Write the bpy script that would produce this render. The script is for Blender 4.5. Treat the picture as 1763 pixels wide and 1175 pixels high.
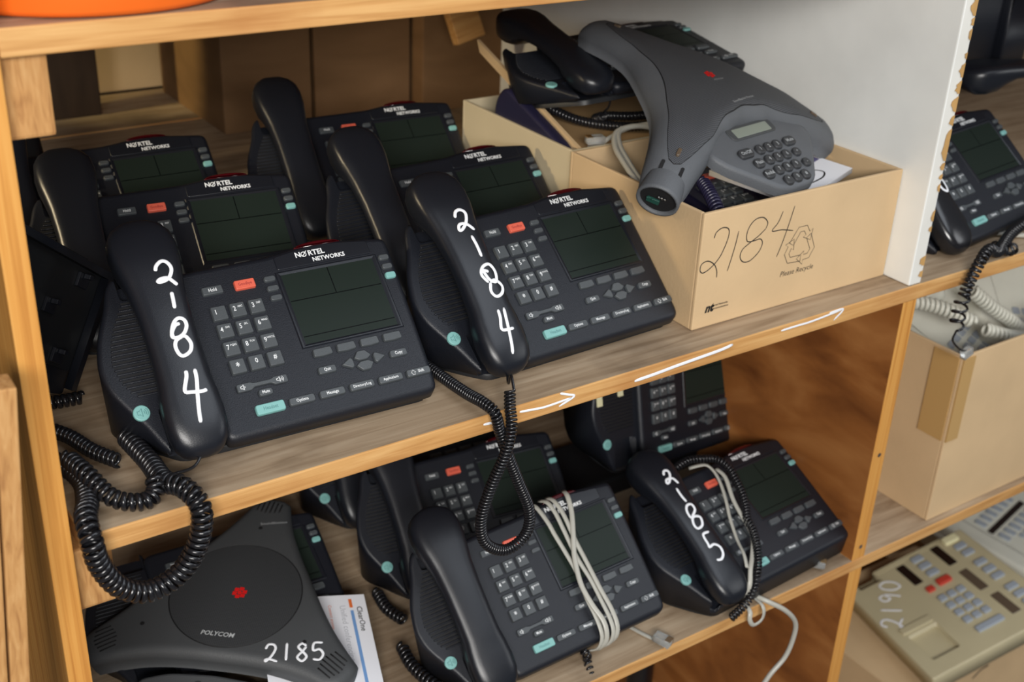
import bpy, bmesh, math, random
from mathutils import Vector, Matrix
random.seed(7)
for o in list(bpy.data.objects): bpy.data.objects.remove(o)
SC = bpy.context.scene
C = SC.collection
V = Vector
R = math.radians

# ------------------------------------------------------------------ camera
RX, RY, RZ = 0.465352, -0.6139385, 0.0433656
A_ = Matrix.Rotation(RX, 3, 'X'); B_ = Matrix.Rotation(RY, 3, 'Y'); C_ = Matrix.Rotation(RZ, 3, 'Z')
MC = C_ @ A_ @ B_ @ Matrix(((1, 0, 0), (0, 0, -1), (0, 1, 0)))
cam = bpy.data.cameras.new('camera'); camo = bpy.data.objects.new('camera', cam); C.objects.link(camo)
cam.sensor_width = 36; cam.lens = 2111.1 / 1763 * 36; cam.clip_start = 0.01
xa, ya, za = V(MC[0]), -V(MC[1]), -V(MC[2])
camo.matrix_world = Matrix(((xa.x, ya.x, za.x, -0.4257), (xa.y, ya.y, za.y, -0.7471), (xa.z, ya.z, za.z, 0.5240), (0, 0, 0, 1)))
cam.dof.use_dof = True; cam.dof.focus_distance = 1.03; cam.dof.aperture_fstop = 7.5
SC.camera = camo
# ------------------------------------------------------------------ view and light
SC.view_settings.view_transform = 'Standard'; SC.view_settings.look = 'None'
SC.view_settings.gamma = 1; SC.view_settings.use_curve_mapping = False
SC.view_settings.exposure = 0.0
w = bpy.data.worlds.new('world'); SC.world = w; w.use_nodes = True
w.node_tree.nodes['Background'].inputs[0].default_value = (0.86, 0.92, 1.0, 1)
w.node_tree.nodes['Background'].inputs[1].default_value = 0.085
def area(name, loc, target, sx, sy, power, color):
    l = bpy.data.lights.new(name, 'AREA'); l.shape = 'RECTANGLE'; l.size = sx; l.size_y = sy; l.energy = power; l.color = color
    o = bpy.data.objects.new(name, l); C.objects.link(o); o.location = loc
    o.rotation_euler = (V(target) - V(loc)).to_track_quat('-Z', 'Y').to_euler()
    return o
area('ceiling_light_panel', (-1.0, -1.95, 0.98), (0.3, 0.1, -0.1), 1.3, 0.55, 72, (1.0, 0.97, 0.93))
area('ceiling_light_row', (1.3, -1.25, 2.5), (0.55, -0.4, 0.0), 2.6, 1.5, 38, (0.86, 0.92, 1.0))
area('front_right_light', (2.2, -1.6, 0.9), (0.5, 0.0, -0.4), 0.9, 0.9, 9, (0.95, 0.98, 1.0))  # weak soft area light from the front right, no window modelled there
def spot(name, loc, target, power, size, color=(1.0, 0.80, 0.50)):
    s_ = bpy.data.lights.new(name, 'SPOT'); s_.energy = power; s_.color = color; s_.spot_size = R(size); s_.spot_blend = 0.25; s_.shadow_soft_size = 0.03
    o = bpy.data.objects.new(name, s_); C.objects.link(o); o.location = loc; o.rotation_euler = (V(target) - V(loc)).to_track_quat('-Z', 'Y').to_euler()
spot('aisle_lamp', (-0.95, 0.44, 0.50), (0.33, 0.44, 0.11), 24, 34)
spot('rear_aisle_lamp', (-0.60, 0.93, 0.32), (0.16, 1.08, 0.10), 16, 26, (1.0, 0.82, 0.38))

# ------------------------------------------------------------------ materials
MATS = {}
def nt(name):
    m = bpy.data.materials.new(name); m.use_nodes = True; MATS[name] = m
    return m, m.node_tree.nodes, m.node_tree.links, m.node_tree.nodes['Principled BSDF']
def plain(name, col, rough=0.5, bump=0.0, bscale=900, metal=0.0, spec=0.5, trans=0.0, var=0.0, coat=0.0):
    m, N, L, P = nt(name)
    P.inputs['Base Color'].default_value = (*col, 1); P.inputs['Roughness'].default_value = rough
    P.inputs['Metallic'].default_value = metal; P.inputs['Specular IOR Level'].default_value = spec
    P.inputs['Transmission Weight'].default_value = trans; P.inputs['Coat Weight'].default_value = coat
    tc = N.new('ShaderNodeTexCoord')
    if var:
        n = N.new('ShaderNodeTexNoise'); n.inputs['Scale'].default_value = 14; n.inputs['Detail'].default_value = 5; L.new(tc.outputs['Object'], n.inputs['Vector'])
        r = N.new('ShaderNodeValToRGB'); r.color_ramp.elements[0].position = 0.3; r.color_ramp.elements[1].position = 0.75
        r.color_ramp.elements[0].color = (*[c * (1 - var) for c in col], 1); r.color_ramp.elements[1].color = (*[min(1, c * (1 + var)) for c in col], 1)
        L.new(n.outputs['Fac'], r.inputs['Fac']); L.new(r.outputs['Color'], P.inputs['Base Color'])
    if bump:
        n = N.new('ShaderNodeTexNoise'); n.inputs['Scale'].default_value = bscale; n.inputs['Detail'].default_value = 2; L.new(tc.outputs['Object'], n.inputs['Vector'])
        b = N.new('ShaderNodeBump'); b.inputs['Strength'].default_value = bump; b.inputs['Distance'].default_value = 0.0004
        L.new(n.outputs['Fac'], b.inputs['Height']); L.new(b.outputs['Normal'], P.inputs['Normal'])
    return m
def wood(name, cols, stretch=(1, 14, 14), scale=5, rough=0.6, spots=None, spot_amt=0.6, wav=False):
    m, N, L, P = nt(name)
    tc = N.new('ShaderNodeTexCoord'); mp = N.new('ShaderNodeMapping'); mp.inputs['Scale'].default_value = stretch
    L.new(tc.outputs['Object'], mp.inputs['Vector'])
    n = N.new('ShaderNodeTexNoise'); n.inputs['Scale'].default_value = scale; n.inputs['Detail'].default_value = 7; n.inputs['Distortion'].default_value = 0.8
    L.new(mp.outputs['Vector'], n.inputs['Vector'])
    fac = n.outputs['Fac']
    if wav:
        wv = N.new('ShaderNodeTexWave'); wv.inputs['Scale'].default_value = scale * 1.1; wv.inputs['Distortion'].default_value = 7; wv.inputs['Detail'].default_value = 3; wv.inputs['Detail Scale'].default_value = 0.7
        wv.bands_direction = 'Z' if wav == 'Z' else 'Y'
        L.new(mp.outputs['Vector'], wv.inputs['Vector'])
        mx = N.new('ShaderNodeMix'); mx.data_type = 'FLOAT'; mx.inputs[0].default_value = 0.45
        L.new(n.outputs['Fac'], mx.inputs[2]); L.new(wv.outputs['Fac'], mx.inputs[3]); fac = mx.outputs[0]
    r = N.new('ShaderNodeValToRGB'); els = r.color_ramp.elements
    els[0].position = 0.28; els[0].color = (*cols[0], 1); els[1].position = 0.72; els[1].color = (*cols[-1], 1)
    if len(cols) > 2:
        e = els.new(0.5); e.color = (*cols[1], 1)
    L.new(fac, r.inputs['Fac']); out = r.outputs['Color']
    if spots:
        n2 = N.new('ShaderNodeTexNoise'); n2.inputs['Scale'].default_value = 6; n2.inputs['Detail'].default_value = 6
        L.new(tc.outputs['Object'], n2.inputs['Vector'])
        r2 = N.new('ShaderNodeValToRGB'); r2.color_ramp.elements[0].position = 0.52; r2.color_ramp.elements[1].position = 0.72
        r2.color_ramp.elements[0].color = (0, 0, 0, 1); r2.color_ramp.elements[1].color = (spot_amt,) * 3 + (1,)
        L.new(n2.outputs['Fac'], r2.inputs['Fac'])
        mx2 = N.new('ShaderNodeMix'); mx2.data_type = 'RGBA'; L.new(r2.outputs['Color'], mx2.inputs[0]); L.new(out, mx2.inputs[6]); mx2.inputs[7].default_value = (*spots, 1)
        out = mx2.outputs[2]
    L.new(out, P.inputs['Base Color']); P.inputs['Roughness'].default_value = rough; P.inputs['Specular IOR Level'].default_value = 0.3
    b = N.new('ShaderNodeBump'); b.inputs['Strength'].default_value = 0.35; b.inputs['Distance'].default_value = 0.001
    L.new(n.outputs['Fac'], b.inputs['Height']); L.new(b.outputs['Normal'], P.inputs['Normal'])
    return m
plain('plastic_black', (0.0085, 0.0100, 0.0150), 0.42, 0.5, 1300, spec=0.42)
plain('plastic_smooth', (0.0085, 0.0100, 0.0145), 0.33, 0.18, 1500, spec=0.48)
plain('plastic_dark', (0.008, 0.009, 0.011), 0.5)
plain('slot_black', (0.004, 0.004, 0.005), 0.7)
plain('key_grey', (0.060, 0.068, 0.074), 0.45, 0.3, 1200)
plain('print_white', (0.80, 0.82, 0.83), 0.6)
plain('print_grey', (0.42, 0.44, 0.45), 0.6)
plain('paint_marker', (0.86, 0.88, 0.92), 0.45)
plain('print_black', (0.012, 0.012, 0.012), 0.6)
plain('teal', (0.19, 0.42, 0.40), 0.45)
plain('print_teal_dark', (0.08, 0.22, 0.22), 0.5)
plain('red_orange', (0.70, 0.125, 0.075), 0.4)
plain('print_red_dark', (0.30, 0.03, 0.03), 0.5)
plain('red_lens', (0.055, 0.002, 0.005), 0.15, coat=0.6)
plain('lcd', (0.0145, 0.0215, 0.0175), 0.34, spec=0.12)
plain('lcd_line', (0.002, 0.003, 0.003), 0.4, spec=0.1)
plain('cord_black', (0.010, 0.010, 0.012), 0.22, spec=0.6)
plain('cord_purple', (0.020, 0.018, 0.045), 0.25)
plain('plastic_navy', (0.016, 0.015, 0.040), 0.35, 0.5, 1200)
plain('conf_grey', (0.100, 0.108, 0.120), 0.55, 0.8, 900, var=0.12)
plain('conf_key', (0.030, 0.032, 0.036), 0.5)
plain('conf_dark', (0.055, 0.059, 0.063), 0.55, 0.6, 900, var=0.06)
plain('logo_red', (0.62, 0.012, 0.012), 0.4)
plain('lcd_pale', (0.23, 0.26, 0.22), 0.3)
plain('cable_grey', (0.42, 0.41, 0.36), 0.35)
plain('clear_plug', (0.75, 0.76, 0.74), 0.12, trans=0.75)
plain('copper', (0.7, 0.45, 0.18), 0.3, metal=1)
plain('pcb_green', (0.01, 0.06, 0.045), 0.4)
plain('steel', (0.55, 0.55, 0.55), 0.3, metal=1)
plain('beige', (0.50, 0.44, 0.28), 0.42, 0.3, 600, var=0.05)
plain('beige_dark', (0.16, 0.13, 0.07), 0.5)
plain('beige_pale', (0.64, 0.64, 0.56), 0.4, var=0.06)
plain('button_blue_grey', (0.33, 0.37, 0.42), 0.4)
plain('button_cream', (0.80, 0.76, 0.48), 0.35)
plain('button_red', (0.55, 0.055, 0.035), 0.35)
plain('lens_brown', (0.018, 0.010, 0.008), 0.15)
plain('lens_tan', (0.11, 0.08, 0.055), 0.2)
plain('paper', (0.80, 0.81, 0.86), 0.6)
plain('paper_blue', (0.16, 0.32, 0.62), 0.6)
plain('paper_orange', (0.75, 0.16, 0.03), 0.6)
plain('paper_grey', (0.45, 0.46, 0.5), 0.6)
plain('booklet_purple', (0.13, 0.12, 0.26), 0.35)
plain('tape_cream', (0.70, 0.66, 0.42), 0.6)
plain('tape_clear', (0.50, 0.31, 0.12), 0.12, spec=0.7)
plain('orange_paint', (0.86, 0.15, 0.012), 0.45, var=0.06)
plain('white_paint', (0.82, 0.83, 0.80), 0.42, 0.5, 60, var=0.05)
plain('white_paint_edge', (0.74, 0.73, 0.68), 0.45, var=0.05)
plain('chipped_wood', (0.50, 0.29, 0.10), 0.7, var=0.3)
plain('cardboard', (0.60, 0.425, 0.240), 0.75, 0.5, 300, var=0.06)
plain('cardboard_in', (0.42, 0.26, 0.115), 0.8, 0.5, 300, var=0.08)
plain('cardboard_pale', (0.56, 0.47, 0.31), 0.75, var=0.05)
plain('tube_black', (0.006, 0.006, 0.008), 0.25)
plain('concrete', (0.16, 0.15, 0.14), 0.8, var=0.15)
wood('wood_top', [(0.250, 0.172, 0.105), (0.365, 0.268, 0.175), (0.460, 0.355, 0.245)], (1.2, 16, 16), 6, 0.7, spots=(0.075, 0.050, 0.032), spot_amt=0.75)
wood('wood_edge', [(0.42, 0.20, 0.060), (0.56, 0.30, 0.105), (0.66, 0.39, 0.155)], (1.5, 30, 30), 5, 0.6, spots=(0.36, 0.13, 0.035), spot_amt=0.55)
wood('wood_post', [(0.45, 0.185, 0.038), (0.60, 0.28, 0.065), (0.66, 0.34, 0.090)], (230, 230, 4.5), 1.0, 0.5)
wood('wood_plank', [(0.32, 0.15, 0.050), (0.46, 0.24, 0.085), (0.54, 0.31, 0.125)], (40, 40, 6), 6, 0.75)
wood('plywood', [(0.13, 0.040, 0.010), (0.28, 0.100, 0.025), (0.42, 0.180, 0.055)], (1, 1.6, 4.5), 3.2, 0.45)
wood('wood_dark', [(0.030, 0.017, 0.010), (0.055, 0.032, 0.018)], (6, 6, 1), 5, 0.7)
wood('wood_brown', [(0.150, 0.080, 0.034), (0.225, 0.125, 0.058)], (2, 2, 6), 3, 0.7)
# speaker cloth with a fine dot pattern
for nm, ca, cb in (('grille_grey', (0.082, 0.088, 0.100), (0.026, 0.028, 0.032)), ('grille_dark', (0.040, 0.043, 0.047), (0.022, 0.024, 0.026))):
    m, N, L, P = nt(nm)
    tc = N.new('ShaderNodeTexCoord'); v = N.new('ShaderNodeTexVoronoi'); v.voronoi_dimensions = '2D'; v.inputs['Scale'].default_value = 540; v.inputs['Randomness'].default_value = 0.0
    L.new(tc.outputs['Object'], v.inputs['Vector'])
    r = N.new('ShaderNodeValToRGB'); r.color_ramp.elements[0].position = 0.3; r.color_ramp.elements[1].position = 0.45
    r.color_ramp.elements[0].color = (*cb, 1); r.color_ramp.elements[1].color = (*ca, 1)
    L.new(v.outputs['Distance'], r.inputs['Fac']); L.new(r.outputs['Color'], P.inputs['Base Color']); P.inputs['Roughness'].default_value = 0.6

# ------------------------------------------------------------------ mesh helpers
class MB:
    def __init__(s): s.v = []; s.f = []; s.m = []; s.s = []
    def add(s, vs, fs, mat=0, smooth=False, M=None):
        b = len(s.v)
        s.v += [tuple(M @ V(p)) if M is not None else tuple(p) for p in vs]
        for f in fs:
            s.f.append(tuple(b + i for i in f)); s.m.append(mat); s.s.append(smooth)
        return s
    def merge(s, o, mat=None, M=None):
        b = len(s.v); s.v += [tuple(M @ V(p)) if M is not None else p for p in o.v]
        for f, m, sm in zip(o.f, o.m, o.s):
            s.f.append(tuple(b + i for i in f)); s.m.append(m if mat is None else mat); s.s.append(sm)
        return s
    def box(s, a, b, mat=0, M=None, mats=None):
        x0, y0, z0 = a; x1, y1, z1 = b
        vs = [(x0, y0, z0), (x1, y0, z0), (x1, y1, z0), (x0, y1, z0), (x0, y0, z1), (x1, y0, z1), (x1, y1, z1), (x0, y1, z1)]
        fs = [(0, 3, 2, 1), (4, 5, 6, 7), (0, 1, 5, 4), (1, 2, 6, 5), (2, 3, 7, 6), (3, 0, 4, 7)]  # bottom top front right back left
        for i, f in enumerate(fs): s.add(vs, [f], mats[i] if mats else mat, False, M) if False else None
        b0 = len(s.v); s.v += [tuple(M @ V(p)) if M is not None else p for p in vs]
        for i, f in enumerate(fs):
            s.f.append(tuple(b0 + j for j in f)); s.m.append(mats[i] if mats else mat); s.s.append(False)
        return s
    def mesh(s, name, mats, bevel=0.0):
        me = bpy.data.meshes.new(name); me.from_pydata(s.v, [], s.f)
        for m in mats: me.materials.append(MATS[m])
        me.polygons.foreach_set('material_index', s.m); me.polygons.foreach_set('use_smooth', s.s)
        me.update()
        if bevel:
            bm = bmesh.new(); bm.from_mesh(me)
            bmesh.ops.bevel(bm, geom=bm.edges[:], offset=bevel, segments=2, affect='EDGES', profile=0.6)
            bm.to_mesh(me); bm.free()
        return me
    def build(s, name, mats, parent=None, bevel=0.0, label=None):
        if isinstance(mats, str): mats = [mats]
        o = bpy.data.objects.new(name, s.mesh(name, mats, bevel)); C.objects.link(o)
        if parent is not None: o.parent = parent
        if label: o['label'] = label
        return o
def tag(o, label=None, cat=None, group=None, kind=None):
    if label: o['label'] = label
    if cat: o['category'] = cat
    if group: o['group'] = group
    if kind: o['kind'] = kind
    return o
def empty(name, loc=(0, 0, 0), rot=None):
    o = bpy.data.objects.new(name, None); C.objects.link(o); o.empty_display_size = 0.02
    o.location = loc
    if rot is not None: o.rotation_euler = rot
    return o
def copy_tree(o, parent=None):
    c = o.copy(); C.objects.link(c); c.parent = parent
    for ch in list(o.children): copy_tree(ch, c)
    return c
def inset(pts, d):
    n = len(pts); out = []
    area2 = sum(pts[i][0] * pts[(i + 1) % n][1] - pts[(i + 1) % n][0] * pts[i][1] for i in range(n))
    sg = 1 if area2 > 0 else -1
    for i in range(n):
        p0, p1, p2 = V(pts[i - 1]), V(pts[i]), V(pts[(i + 1) % n])
        e1 = (p1 - p0).normalized(); e2 = (p2 - p1).normalized()
        n1 = V((-e1.y, e1.x)) * sg; n2 = V((-e2.y, e2.x)) * sg
        b = n1 + n2
        b = b / max(0.35, b.dot(n1)) if b.length > 1e-6 else n1
        out.append((p1.x + b.x * d, p1.y + b.y * d))
    return out
def round_poly(pts, r, seg=4):
    out = []; n = len(pts)
    for i in range(n):
        p0, p1, p2 = V(pts[i - 1]), V(pts[i]), V(pts[(i + 1) % n])
        rr = min(r, (p1 - p0).length * 0.45, (p2 - p1).length * 0.45)
        a = p1 + (p0 - p1).normalized() * rr; b = p1 + (p2 - p1).normalized() * rr
        for k in range(seg + 1):
            t = k / seg; q = a * (1 - t) ** 2 + p1 * 2 * t * (1 - t) + b * t * t
            out.append((q.x, q.y))
    return out
def rect(cx, cy, w_, h_): return [(cx - w_ / 2, cy - h_ / 2), (cx + w_ / 2, cy - h_ / 2), (cx + w_ / 2, cy + h_ / 2), (cx - w_ / 2, cy + h_ / 2)]
def slab(mb, pts, w0, w1, r, fn, mat=0, seg=3, taper=0.0):
    """closed slab: outline pts from w0 up to w1 with rounded upper edge; fn maps (u, v, w) to space"""
    a2 = sum(pts[i][0] * pts[(i + 1) % len(pts)][1] - pts[(i + 1) % len(pts)][0] * pts[i][1] for i in range(len(pts)))
    if a2 < 0: pts = pts[::-1]
    n = len(pts); rings = [(w0, -taper)]
    for k in range(seg + 1):
        a = math.pi / 2 * k / seg
        rings.append((w1 - r + r * math.sin(a), r * (1 - math.cos(a))))
    vs = []
    for wz, ins in rings:
        q = inset(pts, ins) if ins else pts
        vs += [fn(x, y, wz) for x, y in q]
    fs = []
    for k in range(len(rings) - 1):
        for i in range(n):
            j = (i + 1) % n
            fs.append((k * n + i, k * n + j, (k + 1) * n + j, (k + 1) * n + i))
    mb.add(vs, fs, mat, True)
    mb.add(vs[-n:], [tuple(range(n))], mat, False); mb.add(vs[:n], [tuple(range(n))[::-1]], mat, False)
    return mb
def catmull(pts, sub=6, closed=False):
    P = [V(p) for p in pts]; n = len(P); out = []
    if n < 3: 
        return [P[0].lerp(P[1], k / sub) for k in range(sub + 1)]
    rng = range(n if closed else n - 1)
    for i in rng:
        p0 = P[i - 1] if (i > 0 or closed) else P[0] * 2 - P[1]; p1 = P[i]; p2 = P[(i + 1) % n]
        p3 = P[(i + 2) % n] if (i + 2 < n or closed) else P[-1] * 2 - P[-2]
        for k in range(sub):
            t = k / sub
            out.append(0.5 * ((2 * p1) + (p2 - p0) * t + (2 * p0 - 5 * p1 + 4 * p2 - p3) * t * t + (3 * p1 - p0 - 3 * p2 + p3) * t ** 3))
    if not closed: out.append(P[-1].copy())
    return out
def resample(P, step):
    L = [0]
    for a, b in zip(P, P[1:]): L.append(L[-1] + (b - a).length)
    n = max(2, int(L[-1] / step)); out = []; j = 0
    for i in range(n + 1):
        t = L[-1] * i / n
        while j < len(L) - 2 and L[j + 1] < t: j += 1
        d = L[j + 1] - L[j]; out.append(P[j].lerp(P[j + 1], (t - L[j]) / d if d else 0))
    return out
def frames(P, up=None):
    T = []
    for i in range(len(P)):
        a = P[max(0, i - 1)]; b = P[min(len(P) - 1, i + 1)]; t = (b - a)
        T.append(t.normalized() if t.length > 1e-9 else V((0, 0, 1)))
    N = []
    n = up or (V((0, 0, 1)) if abs(T[0].z) < 0.9 else V((1, 0, 0)))
    for t in T:
        n = n - t * n.dot(t)
        n = n.normalized() if n.length > 1e-6 else t.orthogonal().normalized()
        N.append(n.copy())
    return T, N
def tube(mb, P, r, mat=0, seg=8, ry=None, up=None, cap=True):
    T, N = frames(P, up); vs = []; n = len(P); rs = r if isinstance(r, (list, tuple)) else [r] * n
    for i, p in enumerate(P):
        b = T[i].cross(N[i]); rr = rs[i]; r2 = rr if ry is None else ry * rr / max(rs)
        for k in range(seg):
            a = 2 * math.pi * k / seg
            vs.append(p + b * (rr * math.cos(a)) + N[i] * (r2 * math.sin(a)))
    fs = [(i * seg + k, i * seg + (k + 1) % seg, (i + 1) * seg + (k + 1) % seg, (i + 1) * seg + k) for i in range(n - 1) for k in range(seg)]
    if cap: fs += [tuple(range(seg))[::-1], tuple((n - 1) * seg + k for k in range(seg))]
    mb.add(vs, fs, mat, True); return mb
def coil(mb, pts, Rc, pitch, wa=0.0021, wr=0.0011, mat=0, sub=8, seg=15, jitter=0.0, tail0=None, tail1=None):
    P = resample(catmull(pts, sub), 0.0015); T, N = frames(P)
    L = 0.0015 * len(P); turns = L / pitch; n = int(turns * seg); H = []
    for i in range(n + 1):
        t = i / n * (len(P) - 1); j = min(int(t), len(P) - 2); f = t - j
        c = P[j].lerp(P[j + 1], f); tt = T[j].lerp(T[j + 1], f).normalized(); nn = (N[j].lerp(N[j + 1], f)); nn = (nn - tt * nn.dot(tt)).normalized(); b = tt.cross(nn)
        a = 2 * math.pi * turns * i / n
        rad = nn * math.cos(a) + b * math.sin(a)
        rr = Rc * (1 + jitter * math.sin(a * 0.13 + 1.3) * 0.5)
        H.append((c + rad * rr, rad, tt))
    vs = []; S = 6
    for q, rad, tt in H:
        for k in range(S):
            a = 2 * math.pi * k / S
            vs.append(q + rad * (wr * math.cos(a)) + tt * (wa * math.sin(a)))
    fs = [(i * S + k, i * S + (k + 1) % S, (i + 1) * S + (k + 1) % S, (i + 1) * S + k) for i in range(n) for k in range(S)]
    fs += [tuple(range(S))[::-1], tuple(n * S + k for k in range(S))]
    mb.add(vs, fs, mat, True)
    for tail, end in ((tail0, H[0][0]), (tail1, H[-1][0])):
        if tail:
            tube(mb, catmull([end] + [V(p) for p in tail], 6), 0.0013, mat, 6)
    return mb
TXT = {}
def text_geo(s, size, bold=0.0, shear=0.0, spacing=1.0):
    k = (s, bold, shear, spacing)
    if k not in TXT:
        c = bpy.data.curves.new('t', 'FONT'); c.body = s; c.size = 1.0; c.align_x = 'CENTER'; c.align_y = 'CENTER'; c.resolution_u = 2
        c.offset = bold; c.shear = shear; c.space_character = spacing
        o = bpy.data.objects.new('t', c); C.objects.link(o)
        dg = bpy.context.evaluated_depsgraph_get(); me = bpy.data.meshes.new_from_object(o.evaluated_get(dg))
        TXT[k] = ([v.co.copy() for v in me.vertices], [tuple(p.vertices) for p in me.polygons])
        bpy.data.objects.remove(o); bpy.data.curves.remove(c); bpy.data.meshes.remove(me)
    vs, fs = TXT[k]
    return [v * size for v in vs], fs
def put_text(mb, s, cx, cy, wz, size, fn, mat=0, bold=0.0, shear=0.0, ang=0.0, sx=1.0, spacing=1.0):
    vs, fs = text_geo(s, size, bold, shear, spacing); ca, sa = math.cos(ang), math.sin(ang)
    mb.add([fn(cx + v.x * sx * ca - v.y * sa, cy + v.x * sx * sa + v.y * ca, wz) for v in vs], fs, mat, False)
def strokes(mb, lists, fn, width, wz, mat=0, thick=0.25, sub=5, taper=True):
    """hand-drawn strokes; each point (u, v) goes through fn(u, v, w)"""
    for L in lists:
        P2 = catmull([V((x, y, 0)) for x, y in L], sub)
        P = [V(fn(p.x, p.y, wz)) for p in P2]; Q = [V(fn(p.x, p.y, wz + 1.0)) for p in P2]
        n = len(P); vs = []; S = 8
        wn = [(q - p).normalized() for p, q in zip(P, Q)]; un = (Q[0] - P[0]).length
        for i in range(n):
            t = (P[min(n - 1, i + 1)] - P[max(0, i - 1)]).normalized(); b = t.cross(wn[i]).normalized()
            k = 1.0
            if taper and (i == 0 or i == n - 1): k = 0.55
            for j in range(S):
                a = 2 * math.pi * j / S
                vs.append(P[i] + b * (width / 2 * un * k * math.cos(a)) + wn[i] * (thick * un * math.sin(a)))
        fs = [(i * S + j, i * S + (j + 1) % S, (i + 1) * S + (j + 1) % S, (i + 1) * S + j) for i in range(n - 1) for j in range(S)]
        fs += [tuple(range(S))[::-1], tuple((n - 1) * S + j for j in range(S))]
        mb.add(vs, fs, mat, True)
    return mb

# ------------------------------------------------------------------ desk telephone
K = 0.00098
def face_fn(tilt, h0):
    ct, st = math.cos(tilt), math.sin(tilt)
    return lambda u, v, w_: V((u * K, v * K * ct - w_ * K * st, h0 + v * K * st + w_ * K * ct))
def handset_sec(v):
    T = [(-13, 4, 5, 1), (-11.5, 11, 9, -3), (-8, 16.5, 13, -6), (-2, 21, 16, -8.5), (8, 23.5, 19, -9.5), (22, 24, 21, -9.5), (36, 23, 22.5, -5), (48, 21.2, 24, 3), (70, 20.5, 26, 8), (100, 20.8, 28.5, 11),
         (125, 22.5, 30, 10), (140, 24.8, 31, 3), (152, 26.8, 31.5, -4), (166, 27.6, 31, -6.5), (178, 26, 29.5, -6), (186, 21.5, 27, -2), (191, 14.5, 24, 3), (193.5, 6, 20, 9)]
    if v <= T[0][0]: return T[0][1:]
    for a, b in zip(T, T[1:]):
        if v <= b[0]:
            t = (v - a[0]) / (b[0] - a[0]); return tuple(x + (y - x) * t for x, y in zip(a[1:], b[1:]))
    return T[-1][1:]
HU = -214.5
def handset_top(u, v):
    hw, wt, wb = handset_sec(v); x = min(0.98, abs(u - HU) / hw)
    wm = wt - min(11, (wt - wb) * 0.55)
    return wm + (wt - wm) * (1 - x ** 4) ** 0.4
def handset_mb(fn):
    mb = MB(); S = 28; vs = []
    vl = [-13, -12.5, -11.5, -10, -8, -5, -2, 3, 8, 15, 22, 29, 36, 42, 48, 58, 70, 85, 100, 112, 125, 133, 140, 146, 152, 159, 166, 172, 178, 182, 186, 189, 191, 192.5, 193.5]
    for v in vl:
        hw, wt, wb = handset_sec(v); wm = wt - min(11, (wt - wb) * 0.55)
        for k in range(S):
            a = 2 * math.pi * k / S; c, s_ = math.cos(a), math.sin(a)
            x = math.copysign(abs(c) ** 0.5, c) * hw
            z = wm + (abs(s_) ** 0.8 * (wt - wm) if s_ > 0 else -(abs(s_) ** 0.6) * (wm - wb))
            vs.append(fn(HU + x, v, z))
    n = len(vl)
    fs = [(i * S + k, i * S + (k + 1) % S, (i + 1) * S + (k + 1) % S, (i + 1) * S + k) for i in range(n - 1) for k in range(S)]
    fs += [tuple(range(S))[::-1], tuple((n - 1) * S + k for k in range(S))]
    mb.add([tuple(v) for v in vs], [f[::-1] for f in fs], 0, True)
    return mb
def boolean_cut(ob, cutter_mb):
    cu = cutter_mb.build('cut', ['slot_black'], ob.parent)
    md = ob.modifiers.new('b', 'BOOLEAN'); md.operation = 'DIFFERENCE'; md.object = cu; md.solver = 'EXACT'
    dg = bpy.context.evaluated_depsgraph_get(); me = bpy.data.meshes.new_from_object(ob.evaluated_get(dg))
    ob.modifiers.clear(); old = ob.data; ob.data = me; bpy.data.objects.remove(cu); print('CUT', len(old.polygons), len(me.polygons))
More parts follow.
